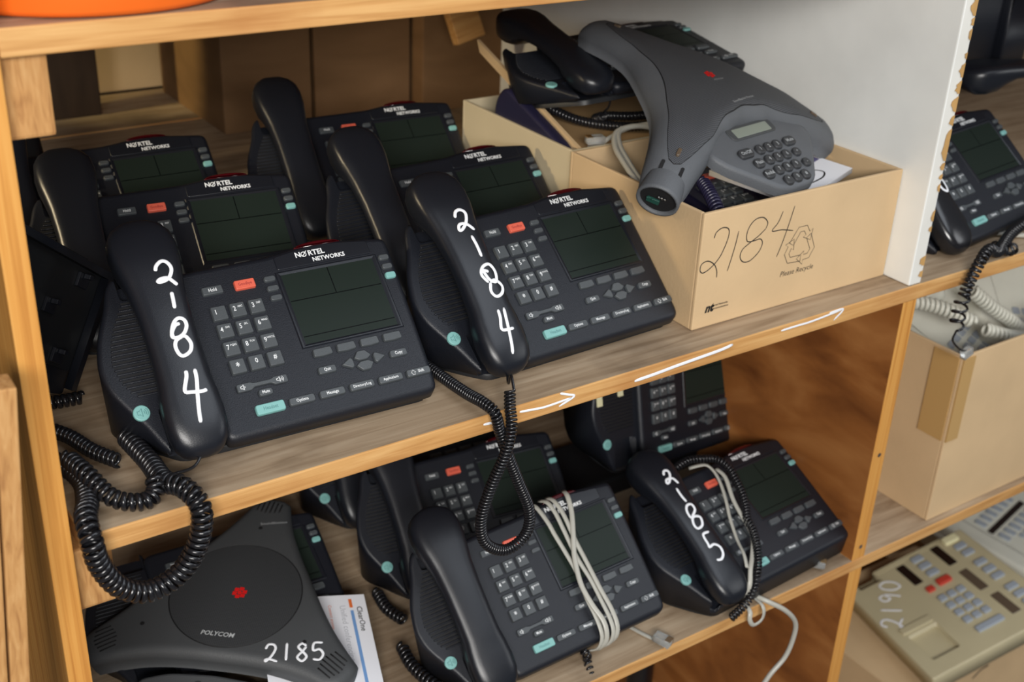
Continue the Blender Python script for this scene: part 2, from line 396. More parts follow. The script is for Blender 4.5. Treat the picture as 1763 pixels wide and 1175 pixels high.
def make_phone(tilt=40, h0=0.0193, body_mat='plastic_black', grille_label=None):
    t = R(tilt); F = face_fn(t, h0); tt = math.tan(t)
    root = empty('desk_telephone')
    def drop(outline, w_top, r, zf, ins):
        """solid from a face outline straight down to height zf of the base plane"""
        mb = MB(); a2 = sum(outline[i][0] * outline[(i + 1) % len(outline)][1] - outline[(i + 1) % len(outline)][0] * outline[i][1] for i in range(len(outline)))
        o = outline if a2 > 0 else outline[::-1]; n = len(o); rings = []
        full = [F(x, y, w_top - r) for x, y in o]
        low = []
        cx = sum(p.x for p in full) / n; cy = sum(p.y for p in full) / n
        q = inset([(p.x, p.y) for p in full], ins)
        low = [V((x, y, min(zf, p.z - 0.002))) for (x, y), p in zip(q, full)]
        rings.append(low); rings.append(full); seg = 5
        for k in range(1, seg + 1):
            a = math.pi / 2 * k / seg
            rings.append([F(x, y, w_top - r + r * math.sin(a)) for x, y in inset(o, r * (1 - math.cos(a)))])
        vs = [p for rg in rings for p in rg]
        fs = [(k * n + i, k * n + (i + 1) % n, (k + 1) * n + (i + 1) % n, (k + 1) * n + i) for k in range(len(rings) - 1) for i in range(n)]
        b0 = mb
        mb.add(vs, fs, 0, True); nn = len(rings)
        mb.f.append(tuple((nn - 1) * n + i for i in range(n))); mb.m.append(0); mb.s.append(False)
        mb.f.append(tuple(range(n))[::-1]); mb.m.append(0); mb.s.append(False)
        return mb
    wing = round_poly([(-190, -4), (-229, -4), (-236, 0), (-242, 10), (-249, 27), (-260, 46), (-268, 62), (-271, 82), (-265, 107), (-252, 134), (-247, 150), (-240, 160), (-190, 160)], 9, 3)
    wo = drop(wing, -8, 4, 0.006, 0.004).build('cradle_and_speaker_housing', [body_mat], root)
    cut = MB(); slab(cut, round_poly(rect(-216, 18, 40, 44), 4, 3), -19, 2, 0.1, F, 0, 1)
    slab(cut, round_poly(rect(-216, 158, 44, 42), 4, 3), -19, 2, 0.1, F, 0, 1)
    boolean_cut(wo, cut)
    top = [(-194, -6), (-2.5, -6), (-0.5, 25), (1.5, 70), (3.5, 120), (4, 149), (-14, 151.5), (-30, 153.5), (-45, 156), (-61, 157), (-77, 156), (-92, 153.5), (-108, 151.5), (-194, 150)]
    main = round_poly(top, 11, 5)
    drop(main, 0, 6, 0.006, 0.003).build('body', [body_mat], root)
    bp = MB(); Yd = 125 * K * math.cos(t)
    slab(bp, round_poly([(-0.222, 0.009), (-0.008, 0.009), (-0.008, Yd), (-0.235, Yd), (-0.252, 0.06), (-0.236, 0.03)], 0.008, 3), 0.0, 0.0062, 0.0015, lambda x, y, z: V((x, y, z)), 0, 2)
    bp.build('base_plate', ['plastic_dark'], root)
    # logo plate, lens, screen
    lp = MB(); slab(lp, round_poly([(-104.5, 134.5), (-16, 134.5), (-16, 147.5), (-45, 151.5), (-61, 152.5), (-77, 151.5), (-104.5, 147.5)], 2, 2), -1, 0.8, 0.7, F)
    put_text(lp, 'N', -82.3, 145.3, 0.95, 7.0, F, 1, 0.03); put_text(lp, 'RTEL', -65.2, 145.3, 0.95, 7.0, F, 1, 0.03)
    strokes(lp, [[(-76.9 + 2.3 * math.cos(a), 145.3 + 2.2 * math.sin(a)) for a in [x * 0.52 for x in range(13)]], [(-78.6, 143.4), (-76.8, 145.0), (-73.6, 148.6)]], F, 0.9, 0.95, 1, 0.12)
    put_text(lp, 'NETWORKS', -55.5, 138.6, 0.95, 5.6, F, 1, 0.03)
    lp.build('logo_plate', ['plastic_smooth', 'print_white'], root)
    ln = MB(); slab(ln, [(-61.5 + 22 * math.cos(a), 152.5 + 4.6 * math.sin(a)) for a in [math.pi * (1 - i / 10) for i in range(11)]], -6, 0.4, 1.5, F)
    ln.build('message_light', ['red_lens'], root)
    bz = MB(); O = [(-108, 58.5), (-12, 58.5), (-12, 133), (-108, 133)]; I = [(-103, 62.5), (-17.5, 62.5), (-17.5, 129), (-103, 129)]
    M2 = [(-105.5, 60.5), (-14.5, 60.5), (-14.5, 131.5), (-105.5, 131.5)]
    rg = [[F(x, y, 0.0) for x, y in O], [F(x, y, 0.9) for x, y in inset(O, 1.0)], [F(x, y, 0.9) for x, y in M2], [F(x, y, 0.2) for x, y in I]]
    bz.add([p for r_ in rg for p in r_], [(k * 4 + i, k * 4 + (i + 1) % 4, k * 4 + 4 + (i + 1) % 4, k * 4 + 4 + i) for k in range(3) for i in range(4)])
    bz.build('screen_bezel', ['plastic_smooth'], root)
    sc = MB(); slab(sc, [(-103.5, 62), (-17, 62), (-17, 129.5), (-103.5, 129.5)], -1, 0.35, 0.05, F)
    for a, b in (((-103, 103), (-17.5, 103.9)), ((-103, 68.6), (-17.5, 68.9))): slab(sc, [(a[0], a[1]), (b[0], a[1]), (b[0], a[1] + 0.9), (a[0], a[1] + 0.9)], 0, 0.45, 0.02, F, 1, 1)
    slab(sc, rect(-60.5, 116.5, 0.9, 25), 0, 0.45, 0.02, F, 1, 1)
    sc.build('screen', ['lcd', 'lcd_line'], root)
    # speaker grille ribs
    gr = MB(); v = 52.0
    ul = [(50, -246), (56, -252), (66, -257), (82, -260), (100, -256), (115, -249), (135, -237)]
    def uleft(v):
        for a, b in zip(ul, ul[1:]):
            if v <= b[0]: return a[1] + (b[1] - a[1]) * (v - a[0]) / (b[0] - a[0])
        return ul[-1][1]
    while v < 134:
        u0 = uleft(v); slab(gr, round_poly([(u0, v), (-199, v), (-199, v + 1.7), (u0, v + 1.7)], 0.8, 2), -9, -6.9, 0.5, F, 0, 2)
        slab(gr, rect((u0 - 199) / 2, v + 2.95, abs(u0 + 199) - 1, 1.7), -9, -7.9, 0.02, F, 1, 1)
        v += 4.2
    gr.build('speaker_grille', [body_mat, 'slot_black'], root)
    sb = MB(); slab(sb, [(-249 + 6.7 * math.cos(a), 38.5 + 6.7 * math.sin(a)) for a in [i * math.pi / 10 for i in range(20)]], -9, -6.5, 0.8, F)
    strokes(sb, [[(-252.4, 37), (-252.4, 40), (-250.6, 40), (-248.6, 42), (-248.6, 35), (-250.6, 37), (-252.4, 37)]], F, 0.55, -6.4, 1, 0.1, 1)
    for rr in (1.6, 3.0, 4.4): strokes(sb, [[(-248.4 + rr * math.cos(a), 38.5 + rr * math.sin(a)) for a in (-0.8, -0.4, 0, 0.4, 0.8)]], F, 0.5, -6.4, 1, 0.1, 2)
    sb.build('speaker_key', ['teal', 'print_teal_dark'], root)
    def key(name, cx, cy, w_, h_, hh=2.6, txt=None, mat='key_grey', tmat='print_white', ts=4.2, sub=None, r=1.2, bold=0.01, tx=0, ty=0, pts=None):
        mb = MB(); slab(mb, round_poly(pts or rect(cx, cy, w_, h_), r, 2), -0.5, hh, 0.7, F, 0, 2, taper=0.35)
        if txt: put_text(mb, txt, cx + tx, cy + ty, hh + 0.08, ts, F, 1, bold, sx=0.82)
        if sub: put_text(mb, sub, cx + 2.1, cy + 2.6, hh + 0.08, 2.5, F, 1, 0.01, sx=0.9)
        return mb.build(name, [mat, tmat], root)
    nums = [('1', None), ('2', 'ABC'), ('3', 'DEF'), ('4', 'GHI'), ('5', 'JKL'), ('6', 'MNO'), ('7', 'PQRS'), ('8', 'TUV'), ('9', 'WXYZ'), ('*', None), ('0', None), ('#', None)]
    for i, (a, b) in enumerate(nums):
        cx = -166 + 16.2 * (i % 3); cy = 105.2 - 16.55 * (i // 3)
        key('number_key', cx, cy, 12.6, 12.8, 3.2, a, ts=6.2 if a != '*' else 9, sub=b, tx=-2.9 if b or a == '1' else 0, ty=1.0 if b or a == '1' else (1.2 if a != '*' else -0.5))
    key('hold_key', -165, 127.3, 17.4, 7.4, 2.4, 'Hold', ts=4.4)
    key('goodbye_key', -136.7, 127.3, 17.6, 8.4, 3.0, 'Goodbye', 'red_orange', 'print_red_dark', ts=3.9)
    for i in range(3):
        key('line_key', -114.2, 128 - 9.2 * i, 10.2, 5.0, 2.4, r=2)
        key('line_key', -6.1, 127.9 - 9.15 * i, 9.6, 5.2 + (i == 2) * 0.8, 2.4, r=2, mat='teal' if i == 2 else 'key_grey')
    for i in range(4):
        x = -92.4 + 21.8 * i; key('soft_key', x, 52.3, 0, 0, 2.6, r=1.5, pts=[(x - 8.6, 48.6), (x, 47.9), (x + 8.6, 48.6), (x + 8.2, 55.6), (x - 8.2, 55.6)])
    key('navigation_key', -60, 41, 0, 0, 2.6, r=1, pts=[(-68, 39.6), (-63.5, 36.6), (-56.5, 36.6), (-52, 39.6), (-56.5, 45.2), (-63.5, 45.2)])
    key('navigation_key', -60, 31, 0, 0, 2.6, r=1, pts=[(-68, 32.6), (-63.5, 27), (-56.5, 27), (-52, 32.6), (-56.5, 35.6), (-63.5, 35.6)])
    key('navigation_key', -74, 36.2, 0, 0, 2.6, r=1, pts=[(-80.5, 36.2), (-71.5, 31.2), (-69.5, 33.2), (-69.5, 39.2), (-71.5, 41.2)])
    key('navigation_key', -46, 36.2, 0, 0, 2.6, r=1, pts=[(-39.5, 36.2), (-48.5, 31.2), (-50.5, 33.2), (-50.5, 39.2), (-48.5, 41.2)])
    key('copy_key', -27.2, 35.6, 16, 6.6, 2.4, 'Copy', ts=4.0, r=2); key('quit_key', -94, 35.5, 16, 6.6, 2.4, 'Quit', ts=4.0, r=2)
    vk = MB(); slab(vk, round_poly([(-173, 33), (-161, 33), (-158.5, 35.2), (-143.5, 35.2), (-141, 33), (-129.5, 33), (-129.5, 40), (-141, 40), (-143.5, 38.6), (-158.5, 38.6), (-161, 40), (-173, 40)], 1.4, 2), -0.5, 2.4, 0.6, F, 0, 2)
    for cx, nr in ((-168, 1), (-137, 3)):
        strokes(vk, [[(cx - 2, 35.6), (cx - 2, 37.4), (cx - 0.8, 37.4), (cx + 0.6, 38.8), (cx + 0.6, 34.2), (cx - 0.8, 35.6), (cx - 2, 35.6)]], F, 0.7, 2.5, 1, 0.1, 1)
        for q in range(nr): strokes(vk, [[(cx + 0.6 + (1.2 + q * 1.1) * math.cos(a), 36.5 + (1.2 + q * 1.1) * math.sin(a)) for a in (-0.8, 0, 0.8)]], F, 0.45, 2.5, 1, 0.1, 2)
    vk.build('volume_key', ['key_grey', 'print_white'], root)
    key('mute_key', -150.9, 28.6, 12, 6, 2.6, 'Mute', ts=3.8, r=2.4)
    key('headset_key', -151.6, 14.4, 24.5, 8.6, 3.0, 'Headset', 'teal', 'print_teal_dark', ts=4.6, r=1.8)
    for nm, x, tx in (('options_key', -123.9, 'Options'), ('message_key', -96.8, 'Message'), ('directory_key', -69.7, 'Directory/Log'), ('applications_key', -42.7, 'Applications'), ('shift_key', -16, 'Shift')):
        key(nm, x, 14.5, 22.5, 6.8, 2.6, tx, ts=3.9 if len(tx) < 9 else 3.5, r=2, tx=2.2 if tx == 'Shift' else 0)
    mk = bpy.data.objects[-1] if False else None
    sh = MB(); strokes(sh, [[(-23.5, 14), (-21.2, 16.6), (-18.9, 14), (-20.2, 14), (-20.2, 12.2), (-22.2, 12.2), (-22.2, 14), (-23.5, 14)]], F, 0.45, 2.7, 0, 0.1, 1)
    for ch in root.children:
        if ch.name.split('.')[0] == 'shift_key': sh.build('arrow_symbol', ['print_white'], ch)
    return root, F
def add_handset(root, F, digits=None, cradle=True, mat='plastic_smooth', width=3.3, M=None, name='handset', label=None):
    mb = handset_mb(F)
    if digits:
        G = lambda u, v, w_: F(u, v, handset_top(u, v) + w_)
        strokes(mb, digits, G, width, 0.25, 1, 0.3)
    if M is not None: mb.v = [tuple(M @ V(p)) for p in mb.v]
    # mouthpiece and earpiece lips
    o = mb.build(name, [mat, 'paint_marker'], root)
    if label: o['label'] = label
    return o

DA = [[(-213.2, 139.6), (-211.2, 144.0), (-206.5, 147.3), (-202.3, 145.9), (-200.1, 140.7), (-201.9, 135.2), (-205.7, 131.2), (-210.8, 129.7), (-213.8, 130.3), (-210.9, 132.3), (-205.4, 132.2), (-202.2, 128.9), (-199.2, 125.1)],
      [(-205.9, 119.7), (-206.4, 113.5), (-207.4, 105.4)],
      [(-207.2, 92.4), (-211.2, 91.3), (-215.0, 86.5), (-215.8, 82.1), (-211.6, 81.1), (-206.3, 83.5), (-202.5, 89.3), (-202.9, 94.5), (-206.8, 96.8), (-211.4, 93.9), (-215.2, 86.6), (-215.5, 82)],
      [(-208.1, 81.5), (-213.8, 78.9), (-215.9, 73.9), (-214.8, 67.5), (-211.5, 65.3), (-205.7, 68.1), (-203.3, 74.2), (-205.4, 80.3), (-208.1, 81.5)],
      [(-213.8, 53.1), (-214.6, 48.3), (-219.0, 37.3), (-214.3, 35.3), (-205.7, 34.2), (-202.0, 34.9)], [(-206.7, 53.0), (-207.5, 44.4), (-210.6, 31.1), (-213.0, 18.9), (-214.2, 10.1)]]
DB = [[(-215.8, 137.0), (-212.7, 142.5), (-207.3, 143.8), (-203.2, 139.4), (-206.5, 130.9), (-213.3, 124.7), (-217.0, 124.5), (-214.4, 129.6), (-207.4, 129.0), (-201.0, 121.9)], [(-207.3, 116.8), (-206.3, 106.4), (-206.5, 94.8)],
      [(-206, 79.5), (-210.8, 81.4), (-208.5, 71.9), (-202.6, 68.9), (-198.8, 78.5), (-202.1, 86.3), (-209.9, 85.2), (-214.5, 78.3), (-210.8, 69.4)], [(-208.9, 69.4), (-212.1, 60.9), (-208.8, 55.1), (-201.5, 57.2), (-197.8, 64.2), (-202.9, 70.5), (-208.9, 69.4)],
      [(-213.1, 43.0), (-214.0, 35.4), (-217.3, 25.2), (-212.1, 23.2), (-204.8, 23.1)], [(-206.6, 43.4), (-209.4, 28.4), (-212.6, 12.7), (-215.4, 1.0)]]
DT = [[(-215.0, 149.4), (-211.2, 154.1), (-206.2, 153.1), (-206.7, 147.3), (-213.5, 139.7), (-218.0, 139.1), (-215.3, 143.3), (-206.7, 142.0), (-203.2, 133.7)], [(-210.4, 129.4), (-210.7, 119.0), (-209.5, 109.7)],
      [(-217.9, 89.9), (-217.2, 99.2), (-212.2, 105.4), (-205.5, 104.5), (-205.8, 97.2), (-215.2, 90.4), (-219.6, 81.8), (-217.6, 75.9), (-209.3, 77.7), (-205.3, 86.3), (-210.8, 90.1), (-216.9, 89.5)],
      [(-206.6, 67.5), (-216.4, 67.1), (-218.0, 55.0), (-218.6, 51.3), (-210.8, 52.0), (-205.4, 46.1), (-207.1, 38.2), (-213.4, 33.6), (-220.0, 34.8)]]
DM = [[(-202, 90), (-207, 86), (-208, 80), (-203, 75), (-199, 81), (-202, 90)], [(-204, 75), (-209, 69), (-208, 61), (-202, 57), (-197, 63), (-198, 71), (-204, 75)]]

proto, F40 = make_phone()
GP = 'black office telephones on the shelves'
def pose(o, org, yaw, tiltdev=0.0, roll=0.0):
    """base frame pose; tiltdev pitches the phone about its front edge"""
    Rt = Matrix.Rotation(R(yaw), 3, 'Z') @ Matrix.Rotation(R(roll), 3, 'Y') @ Matrix.Rotation(R(tiltdev), 3, 'X')
    o.rotation_euler = Rt.to_euler(); o.location = org
    return o
def phone(org, yaw, label, tiltdev=0, roll=0, digits=None, handset=True, width=3.3, hlabel=None, HM=None, hmat='plastic_smooth', src=None):
    global first
    if src is not None: o, F = src
    else:
        F = F40
        if first: o = proto; first = False
        else: o = copy_tree(proto)
    tag(o, label, 'telephone', GP); pose(o, org, yaw, tiltdev, roll)
    if handset: add_handset(o, F, digits, label=hlabel, width=width, M=HM, mat=hmat)
    return o
# a plain handset shared by the unmarked phones is made per phone (the arch differs only by what is written on it)
first = True
P0 = copy_tree(proto)        # untouched source tree for the copies
first = False
def fresh():
    return (copy_tree(P0), F40)
pA = phone((0.055, 0.039, 0.0), -2.5, 'black office phone marked 2184 at the front left of the middle shelf, nearest the post', digits=DA, hlabel='black handset with 2184 written in white', src=(proto, F40))
pB = phone((0.335, 0.049, 0.0), 2.1, 'black office phone marked 2184, standing against the cardboard carton on the middle shelf', digits=DB, hlabel='black handset with 2184 written in white', src=fresh())
pC = phone((0.046, 0.236, 0.0), -6.5, 'black office phone directly behind the front left phone marked 2184', src=fresh())
pD = phone((0.029, 0.395, 0.0), -2.1, 'rearmost of the three black phones lined up at left on the middle shelf', src=fresh())
pE = phone((0.3325, 0.203, 0.0), 0.9, 'black office phone directly behind the 2184 phone that touches the carton', src=fresh())
pF = phone((0.330, 0.387, 0.0), -4.7, 'rearmost black phone left of the cartons, its handset rising above the rest', handset=False, src=fresh())
pM = phone((0.952, 0.052, 0.004), 3.8, 'black office phone right of the white divider, with a glossy handset marked 8', tiltdev=-1.2, roll=-3.0, digits=DM, hmat='cord_black', hlabel='glossy black handset with a white 8', src=fresh())
pQ = phone((0.349, 0.177, -0.363), -6.1, 'black office phone on the lower shelf right behind the one wound with grey cable', src=fresh())
pR = phone((0.332, 0.014, -0.334), -4.0, 'black office phone on the lower shelf with grey cable wound over its screen', tiltdev=0, roll=-6.6, src=fresh())
pS = phone((0.630, 0.238, -0.324), 8.4, 'black office phone without a handset, standing upright behind the phone marked 2185', tiltdev=32, roll=7.9, handset=False, src=fresh())
pT = phone((0.623, 0.015, -0.362), 3.6, 'black office phone marked 2185 on its handset at the right end of the lower shelf', tiltdev=0, digits=DT, hlabel='black handset with 2185 written in white', src=make_phone(26, 0.0345))
pP = phone((0.050, 0.195, -0.363), -4.0, 'black office phone under the conference phone marked 2185, only its screen edge showing', handset=False, src=make_phone(23.5, 0.0193))
pU = phone((0.352, 0.344, -0.363), -4, 'rearmost black phone on the lower shelf, its teal speaker key glinting in the dark', src=fresh())
pI = phone((0.602, 0.2585, 0.171), -3.1, 'black office phone lying on top of the cartons behind the grey conference phone', tiltdev=-13.5, roll=-2.6, src=make_phone(20, 0.0193))
for ob in [P0] + list(P0.children_recursive): bpy.data.objects.remove(ob)

# ------------------------------------------------------------------ placing helpers
def root_matrix(o): return Matrix.LocRotScale(o.location, o.rotation_euler, None)
def attach(o, root):
    o.parent = root; o.matrix_parent_inverse = root_matrix(root).inverted(); return o
def bx(name, a, b, mat, parent=None, bevel=0.0, mats=None, label=None):
    if mats: return MB().box(a, b, mats=mat).build(name, mats, parent, bevel, label)
    return MB().box(a, b).build(name, [mat], parent, bevel, label)
DIG = {'0': [[(0.3, 1), (0.05, 0.75), (0.02, 0.3), (0.25, 0), (0.52, 0.25), (0.56, 0.7), (0.3, 1)]],
       '1': [[(0.3, 1), (0.28, 0.5), (0.26, 0)]],
       '2': [[(0.02, 0.72), (0.15, 0.97), (0.42, 0.95), (0.5, 0.7), (0.3, 0.3), (0.05, 0.04), (0.02, 0.12), (0.2, 0.15), (0.6, 0.0)]],
       '5': [[(0.55, 1), (0.12, 0.97), (0.08, 0.55), (0.38, 0.62), (0.56, 0.35), (0.38, 0.04), (0.05, 0.06)]],
       '8': [[(0.5, 0.85), (0.3, 1), (0.1, 0.8), (0.3, 0.55), (0.5, 0.25), (0.28, 0), (0.05, 0.22), (0.28, 0.52), (0.5, 0.82)]],
       '9': [[(0.5, 0.8), (0.28, 1), (0.06, 0.75), (0.25, 0.5), (0.5, 0.75), (0.47, 0.3), (0.4, 0)]]}
def digits(txt, x0, y0, h, adv, ang=0.0, wob=0.0):
    out = []; ca, sa = math.cos(ang), math.sin(ang)
    for i, c in enumerate(txt):
        for L in DIG[c]:
            out.append([(x0 + (x * h + i * adv) * ca - (y * h + wob * (i % 2)) * sa, y0 + (x * h + i * adv) * sa + (y * h + wob * (i % 2)) * ca) for x, y in L])
    return out

# ------------------------------------------------------------------ the setting
def st(o): o['kind'] = 'structure'; return o
st(bx('floor', (-2.6, -2.6, -1.30), (3.4, 1.5, -1.26), 'concrete'))
st(bx('wall_back', (-2.6, 1.42, -1.26), (3.4, 1.46, 1.6), 'wood_dark'))
st(bx('wall_right', (3.0, -0.6, -1.26), (3.04, 1.42, 1.6), 'concrete'))

# ------------------------------------------------------------------ wooden shelf unit
unit = tag(empty('wooden_shelf_unit', (0, 0, -1.26)), 'unpainted wooden shelf unit with a white painted divider, holding all the phones', 'shelf')
U = lambda o: attach(o, unit)
# box face order: bottom top front right back left
def board(name, x0, x1, z0, z1, marks=None, y1=1.10, seam=True):
    mb = MB()
    if seam:
        mb.box((x0, 0, z0), (x1, 0.921, z1), mats=[0, 1, 0, 0, 0, 0]); mb.box((x0, 0.925, z0), (x1, y1, z1), mats=[0, 1, 0, 0, 0, 0])
    else: mb.box((x0, 0, z0), (x1, y1, z1), mats=[0, 1, 0, 0, 0, 0])
    me_m = ['wood_edge', 'wood_top', 'paint_marker']
    o = mb.build(name, me_m, None)
    bm = bmesh.new(); bm.from_mesh(o.data); bmesh.ops.bevel(bm, geom=bm.edges[:], offset=0.0012, segments=2, affect='EDGES', profile=0.5); bm.to_mesh(o.data); bm.free()
    if marks:
        rj = random.Random(3)
        for L, wd in marks:
            mk = MB(); fn = lambda u, v, w_: V((u, -0.0002 - w_ * 0.001, v))
            for q in L:
                a = [(x + rj.uniform(-.0004, .0004), z + rj.uniform(-.0003, .0003)) for x, z in q]
                strokes(mk, [a], fn, wd, 0.0, 0, 0.12)
                if wd > 4: strokes(mk, [[(x + 0.006, z + rj.uniform(-.0016, .0016)) for x, z in q], [(x - 0.003, z + rj.uniform(-.0014, .0012)) for x, z in q]], fn, wd * 0.55, 0.0, 0, 0.10)
            mo = mk.build('paint_mark', ['paint_marker'], None); mo.parent = o; mo['label'] = 'white paint mark on the shelf edge'
    return U(o)
board('shelf_board', -0.2620, 1.75, -0.0180, 0.0, [([[(0.1123, -0.0066), (0.1260, -0.0082), (0.1403, -0.0091), (0.1688, -0.0084)], [(0.1552, 0.0000), (0.1640, -0.0040), (0.1707, -0.0077), (0.1545, -0.0131)]], 2.4),
      ([[(0.4281, -0.0054), (0.4500, -0.0052), (0.4731, -0.0048), (0.517, -0.0020)], [(0.4972, -0.0012), (0.5173, -0.0020), (0.5052, -0.0121)]], 2.4), ([[(0.0747, -0.0084), (0.0854, -0.0092)]], 2.6),
      ([[(0.2407, -0.0115), (0.2664, -0.0100), (0.2900, -0.0086), (0.3092, -0.0078), (0.3461, -0.006), (0.3625, -0.004)]], 3.6)])
board('shelf_board', -0.2690, 1.75, 0.3400, 0.3575)
board('shelf_board', -0.2690, 1.75, -0.3790, -0.3630)
board('shelf_board', -0.2690, 1.75, -1.0400, -1.0220)
U(bx('side_panel', (-0.2865, 0, -1.26), (-0.2695, 0.30, 0.80), None, None, 0, None) if False else MB().box((-0.2865, 0, -1.26), (-0.2695, 0.19, 0.80), mats=[0] * 6).build('side_panel', ['wood_post'], None, 0.0012))
for k in (-0.018, -0.379, 0.34):
    h_ = 0.053
    U(MB().box((-0.2693, 0.012, k - h_), (-0.2400, 0.28, k - 0.0002)).build('cleat', ['wood_plank'], None, 0.0025))
U(MB().box((0.6180, 0.001, -0.3630), (0.6395, 1.10, -0.0182), mats=[1, 1, 0, 0, 1, 1]).build('partition', ['wood_post', 'plywood'], None, 0.001))
U(MB().box((0.6180, 0.001, -1.022), (0.6395, 1.10, -0.3792), mats=[1, 1, 0, 0, 1, 1]).build('partition', ['wood_post', 'plywood'], None, 0.001))
scr = MB()
for (x, z) in ((0.6285, -0.215), (0.6285, -0.345)):
    scr.add([(x + 0.0028 * math.cos(a * math.pi / 5), 0.0004, z + 0.0028 * math.sin(a * math.pi / 5)) for a in range(10)], [tuple(range(10))], 0)
U(scr.build('screw_head', ['steel'], None))
dv = MB(); dv.box((0.6215, 0.002, 0.0005), (0.6410, 1.10, 0.3398), mats=[0, 0, 1, 1, 0, 0])
do = dv.build('white_divider', ['white_paint', 'white_paint_edge'], None, 0.0015); U(do); do['label'] = 'white painted divider with chipped front edge'
ch = MB(); rnd = random.Random(5)
for z, hh, ww in ((0.2975, .022, .010), (0.2818, .008, .006), (0.2687, .011, .006), (0.2480, .007, .005), (0.2335, .014, .009), (0.2164, .014, .009), (0.1986, .016, .011), (0.1817, .011, .008),
                  (0.1553, .034, .011), (0.1329, .008, .008), (0.1215, .006, .006), (0.1094, .009, .006), (0.0784, .013, .006), (0.0633, .007, .005), (0.0272, .012, .009), (0.0116, .008, .008)):
    n = 9; pts = []
    for i in range(n):
        a = math.pi * (0.5 + i / (n - 1)); rr = 1 + rnd.uniform(-0.28, 0.28)
        pts.append((0.6400 + math.cos(a) * ww * 0.82 * rr, z + math.sin(a) * hh / 2 * (1 + rnd.uniform(-.1, .1))))
    vs = [(x, 0.0012, zz) for x, zz in pts]; ch = MB().add(vs, [tuple(range(n))[::-1]], 0); cho = ch.build('paint_chip', ['chipped_wood'], None); cho.parent = do
for (y0, mat) in ((0.0, 'wood_plank'),):
    pass
for i, (x, lab) in enumerate(((0.0, 'rough brown plank standing at far left, nearer the shelf post'), (-0.0135, 'rough brown plank at the far left edge of the picture'))):
    mb = MB().box((-0.0125, -0.022, -1.10), (0, 0.0, 0)); o = mb.build('wood_plank', ['wood_plank'], None, 0.0015)
    o.location = (-0.2985 + x, -0.03, 0.156 + i * 0.006); o.rotation_euler = (0, R(5.6), 0); tag(o, lab, 'board', 'planks at the far left')

# things far back on the middle shelf
def carton(name, x0, x1, y0, y1, z0, z1, label, group=None, mo='cardboard', mi='cardboard_in', t=0.004, flaps=None, closed=False, rz=0, cat='box'):
    r = empty(name, ((x0 + x1) / 2, (y0 + y1) / 2, z0)); r.rotation_euler = (0, 0, R(rz)); hx, hy, h = (x1 - x0) / 2, (y1 - y0) / 2, z1 - z0
    def pn(nm, a, b): 
        m = MB().box(a, b); o = m.build(nm, [mo], r, 0.0012); return o
    pn('front_panel', (-hx, -hy, 0), (hx, -hy + t, h)); pn('back_panel', (-hx, hy - t, 0), (hx, hy, h))
    pn('side_panel', (-hx, -hy + t, 0), (-hx + t, hy - t, h)); pn('side_panel', (hx - t, -hy + t, 0), (hx, hy - t, h))
    pn('bottom_panel', (-hx + t, -hy + t, 0), (hx - t, hy - t, t))
    if closed: pn('top_panel', (-hx + t, -hy + t, h - t), (hx - t, hy - t, h))
    tag(r, label, cat, group); return r
carton('cardboard_box', 0.186, 0.318, 0.832, 1.08, 0.0, 0.30, 'brown box at the back of the shelf, left end of the row', 'brown boxes at the back', 'wood_brown', 'wood_brown', closed=True)
carton('cardboard_box', 0.324, 0.478, 0.830, 1.08, 0.0, 0.31, 'brown box at the back of the shelf, second from the left', 'brown boxes at the back', 'wood_brown', 'wood_brown', closed=True)
carton('cardboard_box', 0.484, 0.86, 0.800, 1.08, 0.0, 0.28, 'brown box at the back of the shelf behind the raised handset phone', 'brown boxes at the back', 'wood_brown', 'wood_brown', closed=True)
o = MB().box((-0.075, 1.00, 0.0), (0.068, 1.03, 0.20)).build('wood_board', ['wood_dark'], None, 0.002); tag(o, 'dark board standing far back at the left of the middle shelf', 'board')
o = MB().box((0.09, 1.11, 0.0), (0.36, 1.125, 0.33)).build('wood_board', ['cardboard'], None, 0.002); tag(o, 'sunlit yellowish board standing behind the brown boxes', 'board')
mb = MB(); mb.box((0.0, 0.0, 0.0), (0.046, 0.018, 0.20)); o = mb.build('wood_offcut', ['wood_edge'], None, 0.002); o.location = (0.495, 0.72, 0.118); o.rotation_euler = (R(-14), R(-14), 0)
tag(o, 'pale wooden offcut leaning on the brown boxes under the top shelf', 'board')
o = MB().box((0.80, 0.66, 0.0), (0.862, 0.68, 0.335)).build('wood_board', ['wood_edge'], None, 0.002); tag(o, 'yellow wooden upright standing at the back behind the conference phone', 'board')

# orange tub on the top shelf
tb = MB(); S = 64; prof = [(0.0, 0.3577), (0.094, 0.3577), (0.1010, 0.3590), (0.1035, 0.3625), (0.1050, 0.40), (0.1075, 0.47), (0.1045, 0.47), (0.1020, 0.40), (0.1000, 0.364), (0.0, 0.364)]
vs = []; cx, cy = -0.191, 0.101
for r_, z in prof:
    for k in range(S): a = 2 * math.pi * k / S; vs.append((cx + max(r_, 0.0005) * math.cos(a), cy + max(r_, 0.0005) * math.sin(a), z))
tb.add(vs, [(i * S + k, i * S + (k + 1) % S, (i + 1) * S + (k + 1) % S, (i + 1) * S + k) for i in range(len(prof) - 1) for k in range(S)], 0, True)
tag(tb.build('round_tub', ['orange_paint'], None), 'round orange tub standing on the top shelf', 'tub')

